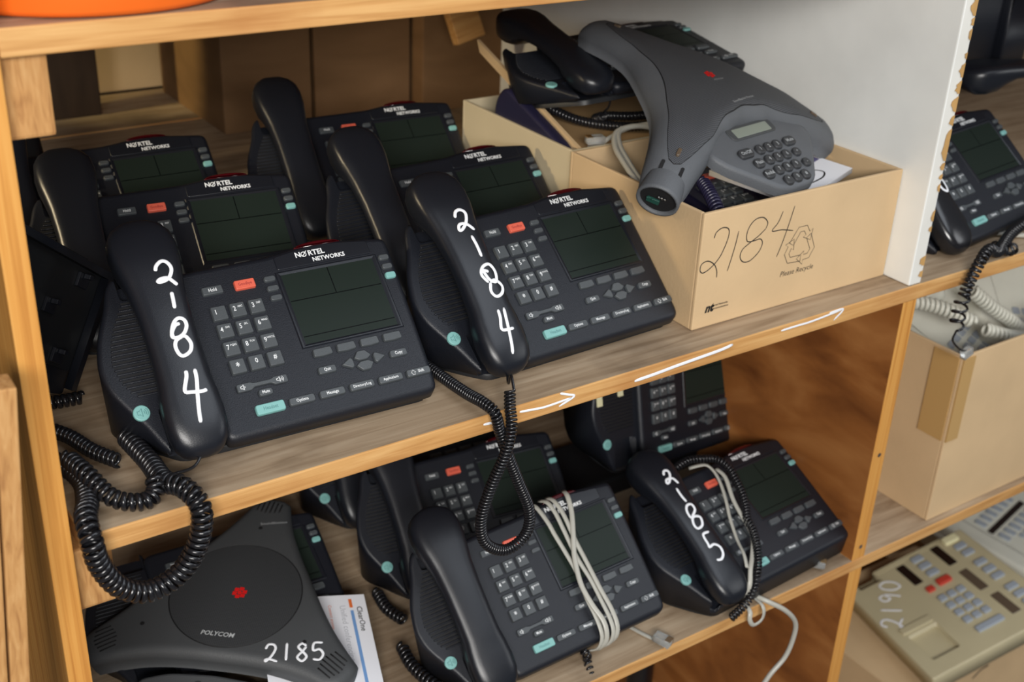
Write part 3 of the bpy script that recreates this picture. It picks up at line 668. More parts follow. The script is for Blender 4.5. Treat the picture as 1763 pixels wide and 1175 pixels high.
# ------------------------------------------------------------------ carton marked 2184
c1 = carton('cardboard_carton', 0.3405, 0.6205, 0.036, 0.2470, 0.0005, 0.1225, 'open cardboard carton marked 2184 and Please Recycle, full of phones', 'open cartons on the middle shelf')
FX = lambda u, v, w_: V((u, 0.0358 - w_ * 0.001, v))
ink = MB()
strokes(ink, [[(0.356, 0.0951), (0.3583, 0.1009), (0.3657, 0.1041), (0.3734, 0.1018), (0.3752, 0.0952), (0.3721, 0.0843), (0.3658, 0.0727), (0.3559, 0.0644), (0.3468, 0.0611), (0.3425, 0.0646), (0.3438, 0.0708), (0.3515, 0.0725), (0.3602, 0.0674), (0.3646, 0.06), (0.3657, 0.0524)],
    [(0.3879, 0.0966), (0.3855, 0.0816), (0.382, 0.0668), (0.3791, 0.0564)],
    [(0.425, 0.0922), (0.4263, 0.0984), (0.4194, 0.1048), (0.4094, 0.1048), (0.4022, 0.099), (0.3994, 0.0906), (0.4016, 0.0831), (0.4101, 0.082), (0.4191, 0.0823), (0.4228, 0.0769), (0.4192, 0.0684), (0.4087, 0.0613), (0.3993, 0.0619), (0.3942, 0.0682), (0.3963, 0.0756), (0.4053, 0.0809), (0.4161, 0.0861), (0.425, 0.0922)],
    [(0.4461, 0.1065), (0.4413, 0.0956), (0.4343, 0.0878), (0.4482, 0.0865), (0.4646, 0.0826)], [(0.4616, 0.1094), (0.4564, 0.0889), (0.4511, 0.0714), (0.4458, 0.0577)]], FX, 1.1, 0.0, 0, 0.06)
ink_a, ink = ink, MB()
# recycling arrows
cxr, czr = 0.4785, 0.0632
for k in range(3):
    a0 = k * 2 * math.pi / 3
    def rot2(x, y, a0=a0):
        x, y = x * 1.22, y * 1.22
        return (cxr + x * math.cos(a0) - y * math.sin(a0), czr + x * math.sin(a0) + y * math.cos(a0))
    L = [(-0.0135, 0.0050), (-0.0050, 0.0175), (0.0050, 0.0175), (0.0090, 0.0115), (0.0125, 0.0135), (0.0110, 0.0035), (0.0020, 0.0075), (0.0050, 0.0092), (0.0022, 0.0130), (-0.0020, 0.0130), (-0.0085, 0.0022), (-0.0135, 0.0050)]
    strokes(ink, [[rot2(*p) for p in L]], FX, 0.7, 0.0, 0, 0.05, 1, False)
ink_b, ink = ink, MB()
put_text(ink, 'Please Recycle', 0.4785, 0.0362, 0.0, 0.0082, FX, 0, 0.0, 0.2)
ink_c, ink = ink, MB()
put_text(ink, 'nt', 0.3605, 0.0205, 0.0, 0.0125, FX, 0, 0.05, 0.25)
put_text(ink, 'Nortel Networks', 0.3745, 0.0222, 0.0, 0.0030, FX, 0, 0.02); put_text(ink, 'Telecommunications', 0.3745, 0.0187, 0.0, 0.0028, FX, 0, 0.02)
for chd in c1.children:
    if chd.name.startswith('front_panel'): fp = chd; break
for m_, nm in ((ink_a, 'handwritten_number'), (ink_b, 'recycling_symbol'), (ink_c, 'printed_words'), (ink, 'printed_company_mark')):
    io = m_.build(nm, ['print_black'], None); io.parent = fp; io.matrix_parent_inverse = root_matrix(c1).inverted()
c2 = carton('cardboard_carton', 0.3450, 0.6200, 0.2500, 0.4700, 0.0005, 0.1215, 'open cardboard carton behind the one marked 2184, with a raised flap', 'open cartons on the middle shelf', 'cardboard_pale')
fl = MB(); A0, A1 = V((0.3625, 0.262, 0.118)), V((0.366, 0.475, 0.190)); B0, B1 = V((0.3635, 0.262, 0.104)), V((0.367, 0.470, 0.176)); tx = V((0.004, 0, 0))
fl.add([A0, A1, B1, B0, A0 + tx, A1 + tx, B1 + tx, B0 + tx], [(0, 1, 2, 3), (7, 6, 5, 4), (0, 4, 5, 1), (1, 5, 6, 2), (2, 6, 7, 3), (3, 7, 4, 0)])
attach(fl.build('raised_flap', ['cardboard'], None, 0.0), c2)
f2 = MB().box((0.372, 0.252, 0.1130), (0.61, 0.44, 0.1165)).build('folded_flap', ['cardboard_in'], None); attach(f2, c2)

# dark navy telephones in the cartons
src = make_phone(30, 0.0193, 'plastic_navy'); nv = src[0]
tag(nv, 'navy phone lying inside the carton marked 2184 under the conference phone', 'telephone', 'navy telephones in the cartons'); pose(nv, (0.6135, 0.046, 0.058), 0.0, -22)
n2 = MB(); slab(n2, round_poly([(0.262, 0.008), (0.410, 0.008), (0.408, 0.135), (0.390, 0.158), (0.300, 0.128), (0.264, 0.114)], 0.018, 5), -0.006, 0.006, 0.004, lambda y, z, w_: V((0.3545 - w_, y, z)), 0, 4)
n2 = n2.build('telephone_housing', ['plastic_navy'], None); tag(n2, 'navy phone housing standing on edge in the rear carton, against the raised flap', 'telephone')

# ------------------------------------------------------------------ conference phones
def star_outline(lobe, n=144, front=None):
    """lobe: (angle from the leg axis in degrees, radius) for 0..60, mirrored and repeated three times"""
    pts = []
    for k in range(3):
        base = 90 + 120 * k
        pts += [(base - a, r_) for a, r_ in lobe[::-1][:-1]] + [(base + a, r_) for a, r_ in lobe[:-1]]
    if front: pts = [(a, front(a, r_)) for a, r_ in pts]
    pts.sort(); pts = [(a - 360, r_) for a, r_ in pts[-8:]] + pts + [(a + 360, r_) for a, r_ in pts[:8]]
    C2 = [V((r_ * math.cos(R(a)), r_ * math.sin(R(a)), 0)) for a, r_ in pts]
    S_ = catmull(C2, 10); A2 = []; last = None
    for p in S_:
        a = math.degrees(math.atan2(p.y, p.x))
        if last is not None:
            while a < last - 180: a += 360
            while a > last + 180: a -= 360
        last = a; A2.append((a, p.length))
    A2.sort(); out = []
    lo = A2[0][0]
    for i in range(n):
        th = 30 + 360 * i / n
        while th < lo + 5: th += 360
        for a, c in zip(A2, A2[1:]):
            if a[0] <= th <= c[0]:
                t = (th - a[0]) / max(1e-6, c[0] - a[0]); r_ = a[1] + (c[1] - a[1]) * t; break
        out.append((r_ * math.cos(R(th)), r_ * math.sin(R(th))))
    return out
def dist_poly(x, y, P):
    m = 1e9; n = len(P)
    for i in range(n):
        ax, ay = P[i]; bx_, by = P[(i + 1) % n]; dx, dy = bx_ - ax, by - ay; L = dx * dx + dy * dy
        t = max(0, min(1, ((x - ax) * dx + (y - ay) * dy) / L)); d = math.hypot(x - ax - t * dx, y - ay - t * dy)
        if d < m: m = d
    return m
def dome(P, G, H, edge, zb, parent, m_shell, m_grille, n1=16, n2=18):
    """star shaped shell with a let-in grille: rings run centre -> grille outline -> outer outline"""
    n = len(P); g2 = [(x * (1 + 0.0013 / math.hypot(x, y)), y * (1 + 0.0013 / math.hypot(x, y))) for x, y in G]
    def pt(x, y, drop=0.0):
        q = min(1, dist_poly(x, y, P) / edge)
        return (x, y, H(x, y, math.hypot(x, y)) - edge * (1 - math.sqrt(max(0, 1 - (1 - q) ** 2))) - drop)
    def rings(rs, drops=None):
        return [[pt(x, y, (drops[i] if drops else 0)) for x, y in r_] for i, r_ in enumerate(rs)]
    def faces(k): return [(i * n + a, i * n + (a + 1) % n, (i + 1) * n + (a + 1) % n, (i + 1) * n + a) for i in range(k - 1) for a in range(n)]
    inner = rings([[(x * t, y * t) for x, y in G] for t in [0.002] + [i / n1 for i in range(1, n1 + 1)]])
    mb = MB(); mb.add([p for r_ in inner for p in r_], faces(n1 + 1), 0, True); mb.build('speaker_grille', [m_grille], parent)
    sm = rings([G, [((a[0] + c[0]) / 2, (a[1] + c[1]) / 2) for a, c in zip(G, g2)], g2], (0, 0.0012, 0))
    mb = MB(); mb.add([p for r_ in sm for p in r_], faces(3), 0, True); mb.build('grille_seam', ['slot_black'], parent)
    ts = [1 - (1 - i / n2) ** 1.5 for i in range(n2 + 1)]
    ou = rings([[(a[0] + (c[0] - a[0]) * t, a[1] + (c[1] - a[1]) * t) for a, c in zip(g2, P)] for t in ts])
    low = [(x * 0.975, y * 0.975, zb(x, y)) for x, y in P]
    mb = MB(); mb.add([p for r_ in ou for p in r_] + low, faces(n2 + 2), 0, True)
    mb.f.append(tuple((n2 + 1) * n + k for k in range(n))[::-1]); mb.m.append(0); mb.s.append(False)
    return mb.build('shell', [m_shell], parent)
def disc(mb, cx, cy, r_, z0, z1, mat=0, rr=0.0006, fn=None, sx=1.0, n=20):
    f = fn or (lambda x, y, z: V((x, y, z)))
    slab(mb, [(cx + r_ * sx * math.cos(i * 2 * math.pi / n), cy + r_ * math.sin(i * 2 * math.pi / n)) for i in range(n)], z0, z1, rr, f, mat, 2)
def logo_mark(mb, cx, cy, r_, zf, mat=0):
    for k in range(6):
        a = k * math.pi / 3 + 0.3; x, y = cx + r_ * 0.66 * math.cos(a), cy + r_ * 0.66 * math.sin(a)
        L = [(x + r_ * 0.33 * math.cos(b) * (1.25 if j % 2 else 0.9), y + r_ * 0.33 * math.sin(b) * (1.25 if j % 2 else 0.9)) for j, b in enumerate([i * math.pi / 4 for i in range(8)])]
        mb.add([(px, py, zf(px, py)) for px, py in L], [tuple(range(8))], mat)
    L = [(cx + r_ * 0.3 * math.cos(i * math.pi / 4), cy + r_ * 0.3 * math.sin(i * math.pi / 4)) for i in range(8)]
    mb.add([(px, py, zf(px, py)) for px, py in L], [tuple(range(8))], mat)

# grey three-legged one on the carton
J = empty('conference_phone'); J.location = (0.4520, 0.1775, 0.1745)
J.rotation_euler = (Matrix.Rotation(0.1804, 3, 'Z') @ Matrix.Rotation(0.0124, 3, 'Y') @ Matrix.Rotation(0.3472, 3, 'X')).to_euler()
tag(J, 'grey three-legged conference phone with keypad lying across the carton marked 2184', 'conference phone', 'conference phones')
JP = star_outline([(0, 0.172), (4, 0.1705), (8, 0.163), (9.5, 0.150), (12.5, 0.128), (17, 0.108), (24, 0.092), (34, 0.081), (46, 0.075), (60, 0.073)], 144, lambda a, r_: r_ if abs((a % 360) - 270) > 42 else min(r_, 0.056 + 0.030 * (abs((a % 360) - 270) / 42) ** 2))
HJ = lambda x, y, r_: 0.037 - 0.030 * (r_ / 0.172) ** 1.6 - (0.010 * max(0, (r_ - 0.10) / 0.072) if y < 0 else 0)
JG = star_outline([(0, 0.147), (2.5, 0.144), (5.5, 0.130), (9.5, 0.112), (15, 0.093), (24, 0.077), (40, 0.062), (60, 0.057)], 144, lambda a, r_: r_ if abs((a % 360) - 270) > 42 else min(r_, 0.045 + 0.026 * (abs((a % 360) - 270) / 42) ** 2))
dome(JP, JG, HJ, 0.019, lambda x, y: HJ(x, y, math.hypot(x, y)) - 0.030, J, 'conf_grey', 'grille_grey')
zj = lambda x, y: HJ(x, y, math.hypot(x, y)) + 0.0004
lg = MB(); logo_mark(lg, 0.0, 0.004, 0.0062, zj); lg.build('red_emblem', ['logo_red'], J); lg = MB()
put_text(lg, 'POLYCOM', 0.004, -0.006, 0, 0.0032, lambda x, y, z: V((x, y, zj(x, y))), 1)
put_text(lg, 'SoundStation Premier', 0.008, -0.0395, 0, 0.0042, lambda x, y, z: V((x, y, zj(x, y))), 1, ang=0.05)
lg.build('printed_name', ['logo_red', 'print_grey'], J)
# keypad pod between the front legs
PF = lambda x, y, z: V((x, y, 0.0165 + (y + 0.055) * 0.16 + z))
pod = MB(); slab(pod, round_poly([(-0.085, -0.080), (-0.050, -0.052), (0.0, -0.044), (0.050, -0.052), (0.085, -0.080), (0.074, -0.100), (0.030, -0.141), (0.016, -0.1445), (-0.016, -0.1445), (-0.030, -0.141), (-0.074, -0.100)], 0.012, 4), -0.012, 0.0, 0.004, PF)
pod.build('keypad_housing', ['conf_grey'], J)
vz = MB(); slab(vz, round_poly(rect(0, -0.0665, 0.074, 0.0175), 0.006, 3), -0.001, 0.0014, 0.0007, PF); vo = vz.build('screen_bezel', ['conf_dark'], J)
sc2 = MB(); slab(sc2, round_poly(rect(0, -0.0672, 0.058, 0.0115), 0.001, 2), 0.0, 0.0018, 0.0003, PF); sc2.build('screen', ['lcd_pale'], J)
def jk(cx, cy, w_, h_, t=None, nm='number_key'):
    mb = MB(); slab(mb, round_poly(rect(cx, cy, w_, h_), h_ * 0.48, 4), -0.001, 0.0032, 0.001, PF, 0, 2)
    if t: put_text(mb, t, cx, cy, 0.00335, h_ * 0.52, PF, 1, 0.01)
    rg = MB(); mb.build(nm, ['conf_key', 'print_grey'], J)
ky = -0.093
for i, c in enumerate('123456789*0#'):
    jk(-0.0148 + 0.0148 * (i % 3), ky - 0.0143 * (i // 3), 0.0120, 0.0112, c)
jk(-0.0385, ky, 0.0215, 0.0108, 'On/Off', 'on_off_key'); jk(-0.0330, ky - 0.0150, 0.0135, 0.0108, 'Flash', 'flash_key'); jk(-0.0330, ky - 0.0300, 0.0135, 0.0108, 'Redial', 'redial_key')
jk(0.0360, ky, 0.0175, 0.0108, 'Mute', 'mute_key'); jk(0.0320, ky - 0.0150, 0.0108, 0.0098, '+', 'volume_key'); jk(0.0320, ky - 0.0300, 0.0108, 0.0098, '-', 'volume_key')
# microphone slots and the open leg end
for k, th in enumerate((90, 210, 330)):
    a = math.radians(th); fr = lambda s, t, z, a=a: V((s * math.cos(a) - t * math.sin(a), s * math.sin(a) + t * math.cos(a), HJ(s * math.cos(a), s * math.sin(a), abs(s)) + z))
    led = MB(); slab(led, round_poly(rect(0.134, 0, 0.009, 0.0040), 0.0018, 3), 0.0, 0.0022, 0.0006, fr); led.build('indicator_lens', ['lens_tan'], J)
    for t in ((-0.010, 0.010) if th == 210 else ()):
        ms = MB(); slab(ms, round_poly(rect(0.153, t, 0.0110, 0.0034), 0.0015, 3), -0.0030, 0.0005, 0.0003, fr); ms.build('microphone_slot', ['slot_black'], J)
a = math.radians(210); ax = V((math.cos(a), math.sin(a), -0.35)).normalized(); c0 = V((0.1745 * math.cos(a), 0.1745 * math.sin(a), -0.0185)); up_ = V((0, 0, 1)); sd = ax.cross(up_).normalized(); up_ = sd.cross(ax)
ring = MB(); S = 28; vs = []
for (r_, d) in ((0.0195, -0.022), (0.0215, 0.0), (0.0212, 0.004), (0.0188, 0.004), (0.0180, 0.0), (0.0180, -0.010)):
    vs += [c0 + ax * d + sd * (r_ * math.cos(2 * math.pi * k / S)) + up_ * (r_ * 0.92 * math.sin(2 * math.pi * k / S)) for k in range(S)]
ring.add(vs, [(i * S + k, (i + 1) * S + k, (i + 1) * S + (k + 1) % S, i * S + (k + 1) % S) for i in range(5) for k in range(S)], 0, True)
ro = ring.build('leg_end_ring', ['conf_grey'], J)
ins = MB(); ins.add([c0 + ax * 0.0005 + sd * (0.018 * math.cos(2 * math.pi * k / S)) + up_ * (0.0165 * math.sin(2 * math.pi * k / S)) for k in range(S)], [tuple(range(S))], 0)
def pin(s0, u0, l, m):
    p = c0 + ax * 0.001 + sd * s0 + up_ * u0; tube(ins, [p, p + up_ * l * 0.8 + sd * 0.0012 + ax * 0.003], 0.0010, m, 6)
for s0 in (-0.007, -0.004, -0.001): pin(s0, 0.002, 0.006, 2)
for s0 in (0.004, 0.009): pin(s0, -0.004, 0.005, 1)
slab(ins, round_poly(rect(0.004, -0.004, 0.013, 0.006), 0.001, 2), 0.0, 0.002, 0.0004, lambda x, y, z: c0 + ax * (0.0007 + z) + sd * x + up_ * y, 1)
ins.build('circuit_board', ['slot_black', 'pcb_green', 'steel'], ro)

# dark one marked 2185 on the lower shelf
OO = empty('conference_phone'); OO.location = (-0.066, 0.24, -0.294)
OO.rotation_euler = (Matrix.Rotation(R(-39.2), 3, 'Z') @ Matrix.Rotation(R(1.7), 3, 'Y') @ Matrix.Rotation(R(11.4), 3, 'X')).to_euler()
tag(OO, 'dark grey triangular conference phone marked 2185 at the left of the lower shelf', 'conference phone', 'conference phones')
OP = star_outline([(0, 0.155), (4, 0.1545), (7.5, 0.151), (9, 0.142), (12, 0.128), (18, 0.110), (28, 0.094), (42, 0.083), (60, 0.079)], 144)
HO = lambda x, y, r_: 0.004 - 0.016 * (r_ / 0.155) ** 2.2
ang = [math.atan2(y, x) for x, y in OP]
OG = [(0.0672 * math.cos(a), 0.0672 * math.sin(a)) for a in ang]
dome(OP, OG, HO, 0.010, lambda x, y: HO(x, y, math.hypot(x, y)) - 0.026, OO, 'conf_dark', 'grille_dark')
zo = lambda x, y: HO(x, y, math.hypot(x, y)) + 0.0004
lg = MB(); logo_mark(lg, 0.004, 0.0, 0.0078, zo); lg.build('red_emblem', ['logo_red'], OO); lg = MB()
put_text(lg, 'POLYCOM', -0.004, -0.0535, 0, 0.0072, lambda x, y, z: V((x, y, zo(x, y))), 1, 0.02, 0.15)
lg.build('printed_name', ['logo_red', 'print_grey'], OO)
dg = MB(); strokes(dg, digits('2185', 0.0505, -0.0775, 0.0200, 0.0152, 0.22, 0.001), lambda x, y, z: V((x, y, HO(x, y, math.hypot(x, y)) + 0.0004 + z * 0.001)), 2.8, 0, 0, 0.3)
o = dg.build('handwritten_number', ['paint_marker'], OO); o['label'] = 'white handwritten 2185'
for th in (90, 210, 330):
    a = math.radians(th); vt = MB()
    for j in range(6):
        t = -0.0125 + j * 0.005; l = 0.017 - abs(t) * 0.45
        strokes(vt, [[(math.cos(a) * (0.1335 + s) - math.sin(a) * t, math.sin(a) * (0.1335 + s) + math.cos(a) * t) for s in (-l * 0.7, 0, l * 0.7)]],
                lambda x, y, z: V((x, y, HO(x, y, math.hypot(x, y)) + z * 0.001)), 1.8, 0, 0, 0.25, 2, False)
    vt.build('vent_slots', ['slot_black'], OO)
    mh = MB(); disc(mh, 0.096 * math.cos(a), 0.096 * math.sin(a), 0.0022, zo(0.096 * math.cos(a), 0.096 * math.sin(a)) - 0.003, zo(0.096 * math.cos(a), 0.096 * math.sin(a)) + 0.0002, 0, 0.0003); mh.build('microphone_hole', ['slot_black'], OO)
pr = MB(); put_text(pr, 'SoundStation', 0.012, 0.107, 0, 0.0055, lambda x, y, z: V((x, y, zo(x, y))), 0, ang=0.3); pr.build('printed_name', ['print_grey'], OO)
QF = lambda x, y, z: V((x, y, -0.018 + (y + 0.09) * 0.30 + z))
pod = MB(); slab(pod, round_poly([(-0.075, -0.100), (-0.045, -0.090), (0.0, -0.087), (0.045, -0.090), (0.080, -0.102), (0.060, -0.150), (-0.060, -0.150)], 0.010, 4), -0.014, 0.0, 0.003, QF); pod.build('keypad_housing', ['conf_dark'], OO)
for i, x in enumerate((-0.012, 0.003, 0.018)):
    mb = MB(); disc(mb, x, -0.102, 0.0055, -0.001, 0.0022, 0, 0.0008, QF); mb.build('round_key', ['grille_dark'], OO)

# ------------------------------------------------------------------ cords of the marked phones
def cord(pts, Rc, pitch, root, name='coiled_cord', mat='cord_black', label=None, **kw):
    mb = MB(); coil(mb, pts, Rc, pitch, **kw); o = mb.build(name, [mat], None)
    if root is not None: attach(o, root)
    if label: o['label'] = label
    return o
cord([(-0.196, 0.100, 0.010), (-0.193, 0.060, 0.0095), (-0.193, 0.026, 0.0105), (-0.185, 0.006, 0.013), (-0.1795, -0.012, 0.004), (-0.184, -0.015, -0.022), (-0.200, -0.014, -0.046), (-0.224, -0.013, -0.054), (-0.244, -0.013, -0.042), (-0.256, -0.013, -0.018),
      (-0.2590, -0.012, 0.004), (-0.2570, 0.004, 0.013), (-0.2500, 0.024, 0.0115), (-0.2440, 0.052, 0.0105), (-0.247, 0.078, 0.010), (-0.2570, 0.098, 0.010), (-0.2595, 0.125, 0.010)], 0.0073, 0.0054, pA, wa=0.0022, wr=0.0013)
cord([(-0.2500, 0.066, 0.0265), (-0.2440, 0.040, 0.0250), (-0.2330, 0.018, 0.0130), (-0.2150, 0.0095, 0.0085), (-0.2040, 0.0140, 0.0100), (-0.2010, 0.022, 0.018)], 0.0060, 0.0052, pA, wa=0.0020, wr=0.0013, tail1=[(-0.186, 0.022, 0.016), (-0.168, 0.030, 0.012), (-0.156, 0.040, 0.017)])
cord([(0.0700, 0.098, 0.010), (0.0735, 0.060, 0.008), (0.0760, 0.028, 0.008), (0.0775, 0.006, 0.010), (0.0805, -0.008, 0.006), (0.0850, -0.010, -0.012), (0.0925, -0.012, -0.036), (0.1060, -0.012, -0.070), (0.1195, -0.012, -0.105), (0.1165, -0.012, -0.130), (0.0955, -0.012, -0.139),
      (0.0725, -0.013, -0.122), (0.0665, -0.014, -0.094), (0.0740, -0.017, -0.060), (0.0850, -0.020, -0.030), (0.0930, -0.016, -0.008), (0.0975, -0.006, 0.006), (0.1010, 0.000, 0.017)], 0.0044, 0.0031, pB, wa=0.0013, wr=0.0010, tail1=[(0.1085, 0.010, 0.026), (0.1130, 0.020, 0.012), (0.1250, 0.040, 0.017)])
o = cord([(-0.2450, 0.150, 0.0075), (-0.2330, 0.128, 0.0075), (-0.2240, 0.098, 0.0075), (-0.2120, 0.074, 0.0075)], 0.0052, 0.0048, None); tag(o, 'loose black coiled cord end lying between the post and the front phone', 'cord', 'loose coiled cords')
o = cord([(-0.2560, 0.205, 0.0070), (-0.2300, 0.190, 0.0070), (-0.2050, 0.186, 0.0070)], 0.0050, 0.0050, None); tag(o, 'loose black coiled cord under the upturned phone at far left', 'cord', 'loose coiled cords')
# phone right of the divider
cord([(0.948, 0.040, 0.030), (0.880, 0.030, 0.026), (0.820, 0.020, 0.018), (0.770, 0.000, 0.012), (0.742, -0.006, 0.022), (0.722, -0.012, 0.016), (0.708, -0.0135, -0.004), (0.7010, -0.0135, -0.024)], 0.0058, 0.0056, pM, wa=0.0019, wr=0.0012)
cord([(0.776, 0.010, 0.009), (0.790, -0.002, 0.010), (0.800, 0.006, 0.009), (0.782, 0.018, 0.009)], 0.0060, 0.0056, pM)
cord([(0.7010, -0.0135, -0.024), (0.7000, -0.0135, -0.050), (0.7010, -0.0135, -0.062)], 0.0076, 0.0115, pM, wa=0.0016, wr=0.0014, tail1=[(0.700, -0.0135, -0.078), (0.718, -0.0135, -0.094), (0.7330, -0.0125, -0.100)])

def plug(name, loc, rot_, label, cat='plug', group='modular plugs on cable ends', parent=None):
    r = empty(name, loc, rot_)
    b = MB(); slab(b, rect(0, 0, 0.0115, 0.020), 0.0, 0.0078, 0.0006, lambda x, y, z: V((x, y, z))); b.build('plug_body', ['clear_plug'], r)
    c = MB()
    for i in range(6): c.box((-0.0046 + i * 0.0016, 0.004, 0.0066), (-0.0038 + i * 0.0016, 0.0102, 0.0081))
    c.build('contacts', ['copper'], r)
    l = MB(); slab(l, rect(0, -0.001, 0.005, 0.017), -0.0030, -0.0018, 0.0003, lambda x, y, z: V((x, y, z + 0.0000 - 0.10 * (y + 0.008)))); l.build('latch', ['clear_plug'], r)
    if label: tag(r, label, cat, group)
    if parent: attach(r, parent)
    return r
# attach() would need world data for an empty with rotation: the plug on the hanging cord is one mesh part
pm = MB(); Mx = Matrix.Translation((0.7330, -0.0125, -0.102)) @ Matrix.Rotation(R(70), 4, 'Y') @ Matrix.Rotation(R(90), 4, 'X')
slab(pm, rect(0, 0, 0.0100, 0.0150), -0.003, 0.0045, 0.0006, lambda x, y, z: Mx @ V((x, y, z))); attach(pm.build('cord_plug', ['clear_plug'], None), pM)

# flat grey cables
def ribbon(lists, root, name, wid, thick, mat, label=None, attachto=None, fn=None, up=None):
    mb = MB()
    for L in lists:
        P = resample(catmull([V(fn(*p)) if fn else V(p) for p in L], 8), 0.004)
        tube(mb, P, wid / 2, 0, 10, ry=thick / 2, up=up)
    o = mb.build(name, [mat], None)
    if attachto is not None: attach(o, attachto)
    return o
MR = root_matrix(pR)
FR = lambda u, v, w_: MR @ F40(u, v, w_)
wr = [[(-97, 158, -4), (-94, 152, 5), (-90, 132, 7), (-88.5, 116, 6.5), (-86, 93.2, 6.5), (-84.3, 68.5, 7), (-87.2, 40.7, 8), (-86.8, 19.7, 8), (-87.6, 1.9, 6), (-90, -7, 1), (-94, -12, -8), (-100, -10, -18)],
      [(-84, 158, -3), (-80, 152, 6), (-77, 138, 7), (-76.5, 116.5, 6.5), (-76.3, 84.0, 6.5), (-73.4, 56.1, 7.5), (-72.9, 29.5, 8), (-73, 8.5, 8), (-75, -4, 5), (-80, -12, -4), (-88, -12, -16)],
      [(-52, 158, -3), (-54.5, 150, 6), (-59.1, 131.4, 7.5), (-69.6, 108.2, 9), (-79.9, 85.4, 9.5), (-87, 56.7, 10), (-85.9, 32.3, 10.5), (-81.9, 12.5, 10), (-82.8, -1, 7), (-86, -10, -1), (-93, -13, -13)],
      [(-74, 158, -4), (-71.6, 151, 5), (-68.8, 132.4, 7), (-69.5, 102.8, 7), (-69.0, 75.6, 8), (-68.4, 43.5, 9), (-66.8, 19.1, 9), (-68, 1, 7), (-72, -9, 0), (-78, -12, -10)]]
g1 = ribbon(wr, None, 'telephone_cable', 0.0058, 0.0026, 'cable_grey', fn=FR)
tag(g1, 'flat grey cable wound around the screen of a lower-shelf phone', 'cable', 'flat grey cables')
MT = root_matrix(pT); F26 = face_fn(R(26), 0.0345); FT = lambda u, v, w_: MT @ F26(u, v, w_)
tt1 = [[(-152, 156, 3), (-143, 152.5, 8), (-131.3, 148.4, 9), (-128.1, 135.7, 9), (-132.7, 117.2, 9), (-144.2, 94.4, 10), (-154.3, 76.5, 10), (-168.0, 48.5, 12), (-180, 28, 20), (-188.7, 12.1, 20)],
       [(-119.6, 140.3, 6), (-119.4, 124.5, 9), (-131.1, 96.5, 9), (-136.8, 74.1, 9.5), (-140.8, 53.9, 10), (-147.8, 40.0, 11), (-165.2, 23.7, 13), (-182.2, 9.6, 15), (-191.9, -4.7, 8), (-196.1, -14.1, -14)]]
g2 = ribbon(tt1, None, 'telephone_cable', 0.0056, 0.0026, 'cable_grey', fn=FT)
tag(g2, 'flat grey cable draped over the keys of the phone marked 2185', 'cable', 'flat grey cables')
mb = MB(); P = [(-190, 160, -2), (-172, 162, 4), (-150, 163.5, 8), (-134.8, 158.5, 10), (-114.4, 149.3, 11), (-106.9, 133.8, 11), (-110.8, 115.3, 12), (-117.3, 95.9, 13), (-126.2, 79.6, 13), (-137.0, 64.4, 13), (-140.4, 51.3, 14), (-150.0, 34.2, 15), (-163.3, 16.4, 15), (-178.3, 0.7, 13), (-189.9, -11.7, 3), (-205.0, -18.2, -6), (-226.2, -22.2, -12)]
coil(mb, [FT(*p) for p in P], 0.0042, 0.0042, wa=0.0014, wr=0.0010); attach(mb.build('coiled_cord', ['cord_black'], None), pT)
g3 = ribbon([[(0.447, 0.045, -0.352), (0.446, 0.020, -0.357), (0.4400, -0.006, -0.357), (0.4370, -0.011, -0.366), (0.444, -0.012, -0.376), (0.4570, -0.012, -0.372), (0.4580, -0.009, -0.357), (0.4600, 0.012, -0.357), (0.4600, 0.040, -0.356)]], None, 'telephone_cable', 0.0056, 0.0026, 'cable_grey')
tag(g3, 'short flat grey cable loop slung over the lower shelf edge', 'cable', 'flat grey cables')
g4 = MB(); tube(g4, resample(catmull([V(p) for p in [(0.452, 0.055, -0.358), (0.460, 0.022, -0.358), (0.4700, -0.004, -0.3585), (0.492, -0.014, -0.374), (0.5130, -0.014, -0.400), (0.5160, -0.013, -0.425), (0.508, -0.012, -0.452), (0.487, -0.010, -0.474), (0.470, -0.008, -0.510), (0.466, 0.0, -0.60), (0.47, 0.02, -0.75)]], 8), 0.004), 0.0030, 0, 10)
tag(g4.build('network_cable', ['cable_grey'], None), 'round grey cable hanging down below the lower shelf', 'cable')
g5 = MB(); tube(g5, resample(catmull([V(p) for p in [(0.300, 0.075, -0.3605), (0.306, 0.055, -0.3605), (0.3130, 0.030, -0.3605), (0.3190, 0.014, -0.3605)]], 6), 0.004), 0.0026, 0, 8, ry=0.0014)
tag(g5.build('telephone_cable', ['cable_grey'], None), 'short grey cable ending in a clear plug on the lower shelf edge', 'cable', 'flat grey cables')
plug('modular_plug', (0.3225, 0.006, -0.3595), (R(0), 0, R(200)), 'clear plug on the lower shelf edge between the two front phones')
plug('modular_plug', (0.5720, 0.016, -0.3595), (R(0), 0, R(215)), 'clear plug lying in front of the phone marked 2185')
g6 = MB(); tube(g6, resample(catmull([V(p) for p in [(0.560, 0.050, -0.3600), (0.564, 0.036, -0.3600), (0.5690, 0.025, -0.3595)]], 6), 0.003), 0.0022, 0, 8); tag(g6.build('black_cable', ['cord_black'], None), 'short black cable behind the plug in front of the 2185 phone', 'cable')
mb = MB(); coil(mb, [FR(*p) for p in [(-108, -6, -14), (-104, -14, -20), (-102, -18, -30)]] + [V((0.2200, -0.013, -0.380)), V((0.2190, -0.014, -0.410)), V((0.2200, -0.014, -0.44))], 0.0040, 0.0065, wa=0.0014, wr=0.0010); attach(mb.build('coiled_cord', ['cord_black'], None), pR)
